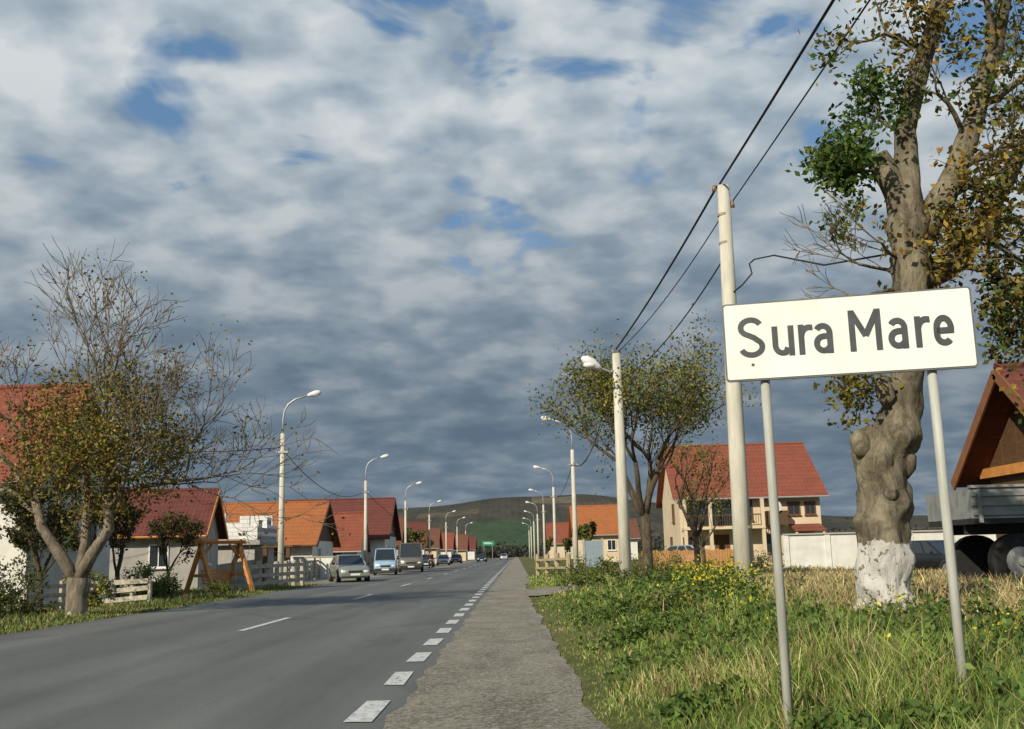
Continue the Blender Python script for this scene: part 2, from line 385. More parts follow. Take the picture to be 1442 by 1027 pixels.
house((-17.6,132,0),6,8,2.9,6.0,0,PLAS_G,T_BR,'small house with a brown tiled gable roof on the street',wins=[('E',1,1,1,1.2),('S',1,1,1,1.2)],gm=WOODB,trim=WOODB)
house((-17.0,158,0),6,8,3.0,6.2,math.radians(4),PLAS_W,T_DK,'white roadside house with a dark red gable roof',wins=[('E',1,1,1,1.2),('S',1,1,1,1.2)],trim=WOODB)
house((-17.2,182,0),7,9,2.8,5.8,0,PLAS_C,T_BR,'cream house with a brown roof further along the street',wins=[('E',1,1,1,1.2),('S',1,1,1,1.2)])
house((-16.6,212,0),7,9,2.7,5.6,0,PLAS_W,T_RED,'distant white house with a red roof along the street',wins=[('S',1,1,1,1.2)])
house((-15.5,250,0),7,9,2.7,6.0,0,PLAS_C,T_BR,'distant cream house with brown roof near the street end',wins=[('S',1,1,1,1.2)])
house((-16,300,0),8,9,3,6.3,0,PLAS_W,T_DK,'far white house with dark roof near the street end',wins=[('S',1,1,1,1.2)])
house((9.6,122,0),5.6,8,3.4,6.4,0,PLAS_C,T_OR,'cream house with an orange tiled roof and white trim',wins=[('S',-1.4,1.4,1,1.2),('S',1.2,1.4,1,1.2),('W',1,1.3,1,1.2)],fm=WHITEP)
house((13.5,150,0),7,8,3.2,5.6,0,PLAS_W,T_BR,'white house with a brown roof across the field',wins=[('S',0,1.2,1,1.2)])
house((9.5,195,0),7,8,3.2,6.6,0,PLAS_C,T_RED,'far cream house with a red roof beside the road',wins=[('S',0,1.2,1,1.2)])
# large two storey cream house
L,W=9.6,10.5
e=house((16.2,76,0),L,W,5.0,8.6,math.radians(-2),PLAS_C,T_RED,'large cream two storey house with balcony and red tiled roof',
  wins=[('S',3.0,3.4,.85,.9),('S',4.1,3.4,.75,.9),('S',-.35,3.1,1.1,1.4),('S',-4.0,.8,1.3,1.3),('S',3.6,.9,1.3,1.3),('S',1.4,.9,1.1,1.3),('W',0,.9,1.2,1.3),('W',2,3.2,1.2,1.3)],
  doors=[('S',-2.0,.1,1,2.1)],fm=mat('brown_frame',(.16,.075,.04)),ov=.7)
mb=MB(); side_box(mb,L,W,'S',-4.7,.7,.003,1.5,2.55,2.72); ba=mb.obj('balcony',PLAS_C,e)
mb=MB()
for a in (-4.6,-2.9,-1.0,.6): side_box(mb,L,W,'S',a-.11,a+.11,1.2,1.45,-.4,2.547); side_box(mb,L,W,'S',a-.11,a+.11,1.2,1.45,2.723,4.55)
mb.each('column',PLAS_C,ba)
mb=MB(); side_box(mb,L,W,'S',-4.4,-.9,.003,.02,2.8,4.5); mb.obj('balcony_opening',GLASS,e)  # flat dark glass sheet on the wall stands in for the dark balcony opening
mb=MB(); side_box(mb,L,W,'S',-4.65,.65,1.30,1.36,3.45,3.53); side_box(mb,L,W,'S',-4.65,.65,1.30,1.36,2.75,2.81)
for a in np.arange(-4.5,.6,.16): side_box(mb,L,W,'S',a-.015,a+.015,1.31,1.35,2.8,3.46)
mb.obj('railing',WOODB,ba)
mb=MB(); side_box(mb,L,W,'S',.95,2.35,.003,1.0,2.75,2.9); side_box(mb,L,W,'S',.95,2.35,.92,1.0,2.903,3.7); side_box(mb,L,W,'S',.95,1.03,.003,.917,2.903,3.7); side_box(mb,L,W,'S',2.27,2.35,.003,.917,2.903,3.7); mb.obj('small_balcony',WOODB,e)
mb=MB(); mb.tube([(1.5,-W/2-1.25,3.95),(1.5,-W/2-1.18,3.97),(1.5,-W/2-1.1,3.98)],[.42,.3,.08],16); mb.tube([(1.5,-W/2-1.1,3.98),(1.5,-W/2-.96,3.6)],.02,6); mb.obj('satellite_dish',WHITEP,e)
mb=MB(); mb.prism([(-W/2-1.6,2.3),(-W/2-.01,2.7),(-W/2-.01,2.8),(-W/2-1.6,2.4)],'x',2.6,4.7); mb.obj('porch_roof',T_RED,e)
mb=MB()
for a in (2.75,4.55): mb.box((a-.07,-W/2-1.5,-.4),(a+.07,-W/2-1.36,2.3))
mb.each('porch_post',PLAS_C,e)
# chalet at the far right
e=house((16.6,23.8,.35),9.0,4.8,2.75,4.75,0,WOODB,T_DK,'brown timber chalet with a dark red roof and orange trim',cat='house',
   wins=[('W',0,1.0,.9,1.1)],gm=WOODB,trim=mat('brown_orange_trim',(.24,.10,.045),(.17,.07,.03),5),ov=.55,ovx=.7,fm=WOODO)
mb=MB(); side_box(mb,9.0,4.8,'W',-2.6,2.6,.003,.16,2.5,2.74); mb.obj('tie_beam',WOODO,e)
mb=MB()
for u in (-1.6,-.8,0,.8,1.6): side_box(mb,9.0,4.8,'W',u-.02,u+.02,.003,.02,2.76,2.76+1.9*(1-abs(u)/2.4))
mb.each('gable_batten',WOODB,e)
# unfinished building ---------------------------------------------------------
BLK,nt,b,out=newmat('aerated_block'); co=N(nt,'ShaderNodeTexCoord').outputs['Object']
br=N(nt,'ShaderNodeTexBrick'); br.inputs['Scale'].default_value=1; br.inputs['Brick Width'].default_value=.6; br.inputs['Row Height'].default_value=.25; br.inputs['Mortar Size'].default_value=.012
br.inputs['Color1'].default_value=(.72,.72,.70,1); br.inputs['Color2'].default_value=(.6,.6,.59,1); br.inputs['Mortar'].default_value=(.3,.3,.29,1)
mp=N(nt,'ShaderNodeMapping'); mp.inputs['Rotation'].default_value=(math.pi/2,0,0); nt.links.new(co,mp.inputs[0]); nt.links.new(mp.outputs[0],br.inputs[0]); nt.links.new(br.outputs[0],b.inputs['Base Color']); b.inputs['Roughness'].default_value=.95
e=thing('unfinished_building','unfinished white block building on a concrete slab','building',(-18.2,66,0))
mb=MB(); mb.box((-2.6,-2.6,-.4),(2.2,2.5,2.2)); mb.obj('wall',PLAS_G,e)
mb=MB(); mb.box((-2.9,-3.0,2.203),(2.6,2.8,2.45)); mb.obj('slab',mat('raw_concrete',(.36,.35,.33),(.24,.235,.22),3,.9),e)
mb=MB()
for x0,x1,h in ((-2.7,-2.1,1.7),(-2.1,-1.5,1.2),(-1.5,-.9,1.0),(-.9,-.3,1.45),(-.3,.6,.75),(.6,1.3,1.1),(1.3,1.9,1.5),(1.9,2.4,.9)): mb.box((x0+.002,-2.8,2.453),(x1-.002,-2.55,2.453+h))
for y0,y1,h in ((-2.54,-1.6,1.25),(-1.6,-.4,.8),(-.4,.8,1.5),(.8,2.4,1.0)): mb.box((2.15,y0+.002,2.453),(2.4,y1-.002,2.453+h))
for x0,x1,h in ((-2.7,-1,1.9),(-1,.6,1.3),(.6,2.1,1.7)): mb.box((x0+.002,2.3,2.453),(x1-.002,2.6,2.453+h))
mb.each('block_wall',BLK,e)
mb=MB()
for x in (2.9,4.3): mb.box((x-.12,-2.9,-.3),(x+.12,-2.66,2.0))
mb.box((2.7,-2.95,2.003),(4.6,-.5,2.12)); mb.each('timber_formwork',WOODB,e)
# ---------------------------------------------------------------- street lamps
def lamp_head(e,x,z,tilt=.22,s=1):
    mb=MB(); pts=[];rad=[]
    for t,r in ((0,.04),(.05,.075),(.2,.12),(.42,.16),(.62,.14),(.74,.05)):
        pts.append((x+t*s*math.cos(tilt),0,z+t*s*math.sin(tilt))); rad.append(r*s)
    mb.tube(pts,rad,10)
    h=mb.obj('lamp_housing',LAMPG,e,smooth=True)
    mb=MB(); mb.ball((x+.45*s*math.cos(tilt),0,z+.45*s*math.sin(tilt)-.08*s),.15*s,10,6,0,(1.5,.8,.6)); mb.obj('lamp_lens',LENS,h,smooth=True)
def street_lamp(loc,rz,label,group):
    e=thing('street_lamp',label,'street lamp',loc,rz,group)
    mb=MB(); mb.tube([(0,0,-.4),(0,0,3.5),(0,0,7.6)],[.17,.145,.115],12); mb.obj('pole',CONC,e,smooth=True)
    mb=MB(); mb.tube([(.0,0,7.45),(0,0,8.3),(.06,0,8.75),(.25,0,9.1),(.6,0,9.35),(1.25,0,9.55)],.045,8); mb.obj('arm',STEEL,e,smooth=True)
    mb=MB(); mb.box((-.3,-.16,6.6),(.3,.16,6.68)); br_=mb.obj('bracket',STEEL,e)
    for x in (-.26,.26):
        mb=MB(); mb.tube([(x,0,6.685),(x,0,6.8)],.035,6); mb.obj('insulator',CERAM,br_)
    lamp_head(e,1.22,9.54); return e
GL='street lamps lining the road'
s0=street_lamp((-11.8,52,0),0,'tall concrete street lamp with curved arm beside wooden fence',GL)
for y,x in ((86,-12.5),(119,-12.7),(160,-13.4),(198,-13.4),(233,-13.3),(272,-13.3)):
    copy_thing(s0,(x,y,0),R.uniform(-.12,.12),'concrete street lamp with curved arm on the verge')
for y,x in ((65,3.7),(102,3.8),(139,3.75),(172,3.6),(209,3.6),(250,3.6),(290,3.6)):
    copy_thing(s0,(x,y,g(x,y)),math.pi+R.uniform(-.12,.12),'concrete street lamp with curved arm on the grass verge')
# near utility poles
zp=g(3.33,32)
e=thing('street_lamp','concrete utility pole with a short lamp arm in grass','street lamp',(3.33,32,zp))
mb=MB(); mb.tube([(0,0,-.4),(0,0,3.5),(0,0,7.2)],[.2,.165,.13],12); mb.obj('pole',CONC,e,smooth=True)
mb=MB(); mb.tube([(0,-.05,6.7),(-.2,-.08,6.6),(-.45,-.1,6.7),(-.55,-.1,6.75)],.03,8); mb.obj('arm',STEEL,e)
mb=MB(); pts=[(-.5,-.1,6.71),(-.6,-.1,6.77),(-.8,-.12,6.89),(-1.0,-.13,7.01),(-1.12,-.14,7.08)]; mb.tube(pts,[.05,.1,.17,.15,.05],10); h=mb.obj('lamp_housing',LAMPG,e,smooth=True)
mb=MB(); mb.ball((-.86,-.15,6.83),.16,10,6,0,(1.4,.9,.7)); mb.obj('lamp_lens',LENS,h,smooth=True)
mb=MB()
for x in (-.1,.1): mb.tube([(x,0,7.2),(x,0,7.35)],[.05,.03],8)
mb.each('insulator',CERAM,e,smooth=True)
zb=g(4.34,20)
e=thing('utility_pole','tall pale concrete utility pole carrying overhead wires','utility pole',(4.34,20,zb))
mb=MB(); mb.tube([(0,0,-.4),(.02,0,2.5),(.05,0,5),(.09,0,8.15)],[.185,.165,.15,.125],14); mb.obj('pole',CONC,e,smooth=True)
mb=MB()
for z in (1.2,4.4,6.9,7.5): mb.tube([(.06,0,z),(.06,0,z+.05)],.162-.004*z,14)
mb.each('band',mat('rusty_band',(.4,.36,.28),(.25,.2,.15),9),e)
mb=MB()
for x,z in ((-.1,8.05),(.25,7.7)): mb.tube([(x,0,z),(x,0,z+.12)],[.05,.035],8)
mb.each('insulator',CERAM,e,smooth=True)
mb=MB(); mb.beam((.05,0,7.7),(.3,0,7.7),.04); mb.obj('bracket',STEEL,e)
mb=MB(); mb.tube([(.1,-.1,5.85),(.3,-.2,6.0),(.48,-.3,6.2),(.44,-.3,6.4),(.52,-.4,6.46),(.7,-1.2,6.3),(.75,-4,5.3),(.68,-7.4,4.5)],.016,6); mb.obj('service_cable',WIRE,e,smooth=True)
def wire(a,b,sag,r,label):
    a=Vector(a); b=Vector(b); n=24; P=[]
    for i in range(n+1):
        t=i/n; p=a.lerp(b,t); p.z-=4*sag*t*(1-t); P.append(p-a)
    e=MB(); e.tube(P,r,5); o=e.obj('overhead_wire',WIRE,smooth=True); o.location=a; tag(o,label,'wire','overhead wires')
wire((4.36,20,zb+8.2),(4.7,-10,8.75),.25,.024,'thick black overhead wire running from a concrete pole')
wire((4.6,20,zb+7.82),(5.15,-10,8.6),.2,.014,'thin black overhead wire running from a concrete pole')
wire((3.33,32,zp+7.35),(4.3,20,zb+8.15),.12,.026,'thick black overhead wire between two concrete poles')
wire((3.43,32,zp+7.3),(4.55,20,zb+7.8),.25,.013,'thin black overhead wire between two concrete poles')
wire((3.5,32,zp+6.4),(4.4,20,zb+6.7),.35,.016,'sagging black wire between two concrete poles')
wire((3.33,32,zp+7.1),(3.7,65,6.9),1.4,.02,'sagging black cable between pole and street lamp')
wire((3.3,32,zp+6.3),(3.7,65,6.7),.9,.014,'thin sagging wire between pole and street lamp')
wire((3.7,65,6.9),(3.8,102,6.9),.9,.02,'sagging black cable between two street lamps')
wire((-11.8,52,6.8),(-12.5,86,6.8),1.3,.022,'sagging black cable between two street lamps')
wire((-12.5,86,6.8),(-12.7,119,6.8),1.0,.022,'sagging black cable between two street lamps')
wire((-11.8,52,6.9),(-22,42,6.8),.5,.022,'black cable from street lamp to a house')
wire((-11.8,52,6.5),(-30,46,5.6),.4,.013,'thin black wire from street lamp to a house')
wire((-11.8,52,6.6),(-19,60,4.2),.2,.012,'thin wire from street lamp to a low house')
# ---------------------------------------------------------------- town sign
import math as M
P1=Vector((1.335,6.30)); P2=Vector((2.765,5.975)); dd=P2-P1; WID=dd.length; ang=M.atan2(dd.y,dd.x)
e=thing('town_sign','white rectangular town name sign on two grey posts in grass','road sign',((P1.x+P2.x)/2,(P1.y+P2.y)/2,.35),ang)
zb_,zt_=2.27-.35,2.765-.35; hw=WID/2
def rrect(w,h,r,n=5):
    o=[]
    for cx,cy,a0 in ((w-r,h-r,0),(-w+r,h-r,90),(-w+r,-h+r,180),(w-r,-h+r,270)):
        for i in range(n+1): a=M.radians(a0+90*i/n); o.append((cx+r*M.cos(a),cy+r*M.sin(a)))
    return o
zc=(zb_+zt_)/2; hh=(zt_-zb_)/2
mb=MB(); mb.prism([(x,z+zc) for x,z in rrect(hw,hh,.022)],'y',-.012,.012)
PANEL,nt,b,out=newmat('reflective_white_panel'); co=N(nt,'ShaderNodeTexCoord').outputs['Object']
f=noise(nt,co,2.0,7,.6,.3,(1,1,.6)); c=ramp(nt,f,[(.3,(.66,.67,.61)),(.6,(.78,.79,.74))])
st=ramp(nt,noise(nt,co,9,6,.7,0,(3,1,.25)),[(.55,(0,0,0)),(.75,(1,1,1))]); c=mixc(nt,math_(nt,'MULTIPLY',st,.22),c,(.5,.48,.40))
nt.links.new(c,b.inputs['Base Color']); b.inputs['Roughness'].default_value=.45
EDGE=mat('sign_edge_grey',(.16,.165,.155),(.09,.09,.09),8,.5)
pan=mb.obj('sign_panel',EDGE,e)
mb=MB(); mb.prism([(x,z+zc) for x,z in rrect(hw-.011,hh-.011,.016)],'y',-.016,-.013); mb.obj('sign_face',PANEL,e)
INK=mat('sign_ink',(.075,.085,.09),(.05,.055,.06),12,.5)
mb=MB()
def ribbon(P,hwid,closed=False,y=-.0195):
    P=[Vector(p) for p in P]; n=len(P); L_=[];R_=[]
    for i in range(n):
        if closed: a=P[(i-1)%n]; c=P[(i+1)%n]
        else: a=P[max(i-1,0)]; c=P[min(i+1,n-1)]
        d1=(P[i]-a); d2=(c-P[i])
        if d1.length<1e-6: d1=d2
        if d2.length<1e-6: d2=d1
        d1.normalize(); d2.normalize(); n1=Vector((-d1.y,d1.x)); n2=Vector((-d2.y,d2.x)); mm=(n1+n2).normalized(); k=min(1.8,1/max(.35,mm.dot(n1)))
        L_.append(P[i]+mm*hwid*k); R_.append(P[i]-mm*hwid*k)
    o=len(mb.v)
    for l,r in zip(L_,R_): mb.v+=[(l.x,y,l.y),(r.x,y,r.y)]
    for i in range(n if closed else n-1):
        j=(i+1)%n; mb.f.append((o+2*i,o+2*i+1,o+2*j+1,o+2*j)); mb.m.append(0)
def arc(cx,cy,rx,ry,a0,a1,n=14): return [(cx+rx*M.cos(M.radians(a0+(a1-a0)*i/n)),cy+ry*M.sin(M.radians(a0+(a1-a0)*i/n))) for i in range(n+1)]
CAP=.242; VS=1.07; X0=-hw+.088; Z0=zb_+.142; hs=.072
ly=[0]
def L_(pts,ox,closed=False,w=None):
    ly[0]+=1
    ribbon([(X0+(ox+p[0])*CAP,Z0+p[1]*CAP*VS) for p in pts],(w or hs)*CAP,closed,y=-.0175-.0004*ly[0])
k=hs
def gS(o): 
    L_(arc(.33,.74,.25,.19,22,180,12)+arc(.33,.74,.25,.19,180,250,6)[1:]+[(.40,.49)]+arc(.33,.265,.265,.195,55,0,5)+arc(.33,.265,.265,.195,0,-162,13)[1:],o)
    L_([(.34,-.14),(.32,-.20)],o,w=.035)
def gu(o): L_([(k,.73),(k,.28)]+arc(.26,.26,.26-k,.26-k,180,290,9)+[(.45-k,.2)],o); L_([(.47,.73),(.47,0)],o)
def gr(o): L_([(k,.73),(k,0)],o); L_([(k,.45)]+arc(.27,.45,.19,.205,160,75,8)+[(.36,.65)],o)
def ga(o): L_(arc(.23,.5,.165,.165,150,0,10)+[(.395,.25),(.395,0)],o); L_([(.395,.415),(.24,.415)]+arc(.23,.24,.16,.17,90,270,10)+[(.30,.075),(.395,.16)],o)
def ge(o): L_([(k,.36),(.40,.36)]+arc(.24,.42,.165,.235,0,180,12)[0:]+[(k,.3)]+arc(.24,.25,.165,.175,180,320,9),o)
def gM(o): L_([(k,0),(k,.985)],o); L_([(.70,0),(.70,.985)],o); L_([(k+.005,.95),(.387,.36)],o); L_([(.695,.95),(.387,.36)],o)
gS(0);gu(.85);gr(1.50);ga(1.87);gM(2.74);ga(3.66);gr(4.30);ge(4.73)
mb.obj('lettering',INK,e)
for xx in (-hw+.235,hw-.255):
    mb=MB(); mb.tube([(xx,.04,-.6),(xx,.04,1.0),(xx,.04,zb_+.3)],.0285,12); po=mb.obj('post',POSTG,e,smooth=True)
    mb=MB(); mb.box((xx-.045,.014,zb_+.06),(xx+.045,.075,zb_+.09)); mb.obj('clamp',STEEL,po)
# ---------------------------------------------------------------- foliage tools
def quads_obj(name,V,nq,COL,material,parent=None):
    me=bpy.data.meshes.new(name); nv=len(V)
    me.vertices.add(nv); me.vertices.foreach_set('co',V.astype(np.float32).ravel())
    nf=nv//nq; me.loops.add(nv); me.loops.foreach_set('vertex_index',np.arange(nv,dtype=np.int32))
    me.polygons.add(nf); me.polygons.foreach_set('loop_start',np.arange(0,nv,nq,dtype=np.int32)); me.polygons.foreach_set('loop_total',np.full(nf,nq,dtype=np.int32))
    at=me.color_attributes.new('Col','FLOAT_COLOR','POINT')
    C=np.ones((nv,4),np.float32); C[:,:3]=COL; at.data.foreach_set('color',C.ravel())
    me.materials.append(material); me.update(); me.validate()
    o=bpy.data.objects.new(name,me); col.objects.link(o)
    if parent: o.parent=parent
    return o
LEAF=leafmat('leaf_foliage',.3); GRASSM=leafmat('grass_blades',0)
def leaves(name,C,S,COL,parent=None,asp=.55):
    n=len(C); a=NR.normal(size=(n,3)); a/=np.linalg.norm(a,axis=1)[:,None]
    t=NR.normal(size=(n,3)); b=np.cross(a,t); b/=np.linalg.norm(b,axis=1)[:,None]
    S=np.broadcast_to(np.asarray(S,float),(n,))[:,None]
    V=np.stack([C-a*S*.5,C+b*S*asp*.5,C+a*S*.5,C-b*S*asp*.5],1).reshape(-1,3)
    return quads_obj(name,V,4,np.repeat(COL,4,0),LEAF,parent)
def pal(n,cols,var=.25):
    cols=np.array(cols); c=cols[NR.integers(0,len(cols),n)]; return np.clip(c*(1+NR.normal(0,var,(n,1))),.004,.8)
def branch(mb,p,d,r,Ln,lvl,mx,tips,up=.12,spread=.65,wig=.16,kids=(2,3),side=1,minr=.006):
    n=4; pts=[Vector(p)]; d=Vector(d).normalized(); dirs=[d]
    for i in range(n):
        d=(d+Vector((R.gauss(0,wig),R.gauss(0,wig),R.gauss(0,wig)+up*.5))).normalized(); pts.append(pts[-1]+d*Ln/n); dirs.append(d)
    r1=max(minr*.6,r*.62); mb.tube(pts,[r+(r1-r)*i/n for i in range(n+1)],8 if r>.07 else 5 if r>.02 else 3,cap=r>.05)
    if lvl>=mx: tips.append(pts[-1]); tips.append(pts[2]); return
    def child(q,d0,f):
        ax=d0.cross(Vector((R.gauss(0,1),R.gauss(0,1),R.gauss(0,1))))
        if ax.length<.01: return
        nd=Matrix.Rotation(R.uniform(.35,1.0)*spread,3,ax.normalized())@d0
        nd.z+=up; branch(mb,q,nd,max(minr,r1*f),Ln*R.uniform(.62,.86),lvl+1,mx,tips,up,spread,wig,kids,side,minr)
    for _ in range(R.randint(*kids)): child(pts[-1],dirs[-1],R.uniform(.6,.9))
    for _ in range(side): q=R.randint(1,3); child(pts[q],dirs[q],R.uniform(.4,.65))
def scatter(tips,per,sd,flt=None):
    T=np.array([tuple(t) for t in tips])
    if flt is not None: T=T[flt(T)]
    return np.repeat(T,per,0)+NR.normal(0,sd,(len(T)*per,3))
# ---- left tree
def left_tree():
    x,y=-10.75,25.5; e=thing('walnut_tree','spreading autumn tree with bare upper twigs on the roadside verge','tree',(x,y,g(x,y)))
    mb=MB(); tips=[]
    mb.tube([(0,0,-.3),(0,0,.15),(0,0,.6),(.02,0,.95)],[.36,.27,.24,.24],14,nz=.25)
    def limb(P,r0,r1): mb.tube(P,[r0+(r1-r0)*i/(len(P)-1) for i in range(len(P))],9,jit=.06)
    limb([(0,0,.8),(-.45,0,1.5),(-1.0,.1,2.2),(-1.3,.1,3.2)],.17,.1)
    limb([(0,0,.85),(.35,-.1,1.5),(.75,-.1,2.1),(.6,0,3.2)],.17,.11)
    limb([(0,0,.85),(.05,.2,1.8),(.0,.3,3.2)],.14,.09)
    for p,d,r,l in (((-1.3,.1,3.2),(-.5,0,1),.085,1.95),((-1.1,.1,2.5),(-1,.3,.7),.06,1.8),((.6,0,3.2),(.1,0,1),.09,2.0),((.7,-.1,2.6),(1,-.3,.6),.07,1.75),
                    ((0,.3,3.2),(-.2,.4,1),.08,2.0),((.0,.25,2.6),(.3,.8,.7),.06,1.7),((.6,0,2.9),(.8,.3,.8),.07,1.9),((-1.2,.1,2.8),(-.2,-.8,.9),.06,1.7),((.5,0,2.9),(.4,-.7,.8),.06,1.7),((-1.3,.1,3.0),(-1,-.2,.9),.07,1.9)):
        branch(mb,p,d,r,l,0,4,tips,up=.11,spread=.72,wig=.2,minr=.010,side=1)
    mb.obj('trunk',barkmat('grey_bark',(.30,.255,.195),(.11,.09,.066),.12),e,smooth=True)
    def f(T): 
        q=((T[:,0]-.2)/2.7)**2+((T[:,2]-4.4)/1.9)**2+(T[:,1]/2.6)**2
        return ((q<1.0)&(NR.random(len(T))<.75))|(NR.random(len(T))<.05)
    C=scatter(tips,10,.24,f)
    k=230; u=NR.normal(size=(k,3)); u/=np.linalg.norm(u,axis=1)[:,None]; u*=NR.random((k,1))**.5
    cc=u*np.array([2.25,1.9,1.95])+np.array([.35,0,4.15]); C=np.concatenate([C,np.repeat(cc,58,0)+NR.normal(0,.24,(k*58,3))])
    leaves('crown',C,NR.uniform(.06,.14,len(C)),pal(len(C),[(.22,.155,.035),(.19,.18,.038),(.13,.145,.03),(.31,.21,.045),(.09,.07,.025),(.27,.25,.05),(.15,.09,.03)]),e)
left_tree()
def mid_tree(x,y,H,label,cols,per,name='tree',mx=4,bare=.3,multi=3,leafs=(.09,.17),spread=.7,out=.45,up=.16,leafsd=.022):
    e=thing(name,label,'tree',(x,y,g(x,y))); mb=MB(); tips=[]
    h0=H*.26; mb.tube([(0,0,-.3),(0,0,.1),(.03,0,h0*.5),(.0,0,h0)],[H*.034,H*.024,H*.02,H*.019],10,jit=.06)
    for i in range(multi):
        a=2*math.pi*i/multi+.4; branch(mb,(0,0,h0*.92),(math.cos(a)*out,math.sin(a)*out,1),H*.0135,H*.24,0,mx,tips,up=up,spread=spread,wig=.13)
    mb.obj('trunk',barkmat('brown_bark',(.14,.11,.075),(.05,.04,.03)),e,smooth=True)
    C=scatter(tips,per,H*leafsd,lambda T: NR.random(len(T))>bare)
    leaves('crown',C,NR.uniform(*leafs,len(C)),pal(len(C),cols),e)
OL=[(.17,.18,.04),(.24,.22,.045),(.12,.15,.03),(.25,.19,.045),(.08,.10,.03)]
mid_tree(4.5,36,9.0,'sparse olive and yellow leaved tree behind a utility pole',OL,11,bare=.25,multi=5,spread=.85,out=.5,up=.14,leafsd=.028)
mid_tree(7.6,44,6.6,'small thin tree with yellowing leaves near a cream house',OL,5,mx=3)
mid_tree(9.3,52,5.2,'small sparse garden tree with yellowing leaves',OL,5,mx=3)
DK=[(.05,.065,.022),(.08,.09,.028),(.045,.045,.018),(.11,.085,.03)]
mid_tree(-14.2,31,4.6,'dark leafy shrub tree beside a white house',DK,14,mx=3,bare=.1)
mid_tree(-14.2,37,4.2,'dark brown leaved garden tree behind a rail fence',DK+[(.12,.06,.025)],14,mx=3,bare=.1)
mid_tree(-15.6,34,3.6,'dark bushy tree beside the white house',DK,14,mx=3,bare=.1)
mid_tree(-15.4,46,4.0,'brownish garden tree near a wooden swing',DK+[(.12,.06,.025)],12,mx=3,bare=.1)
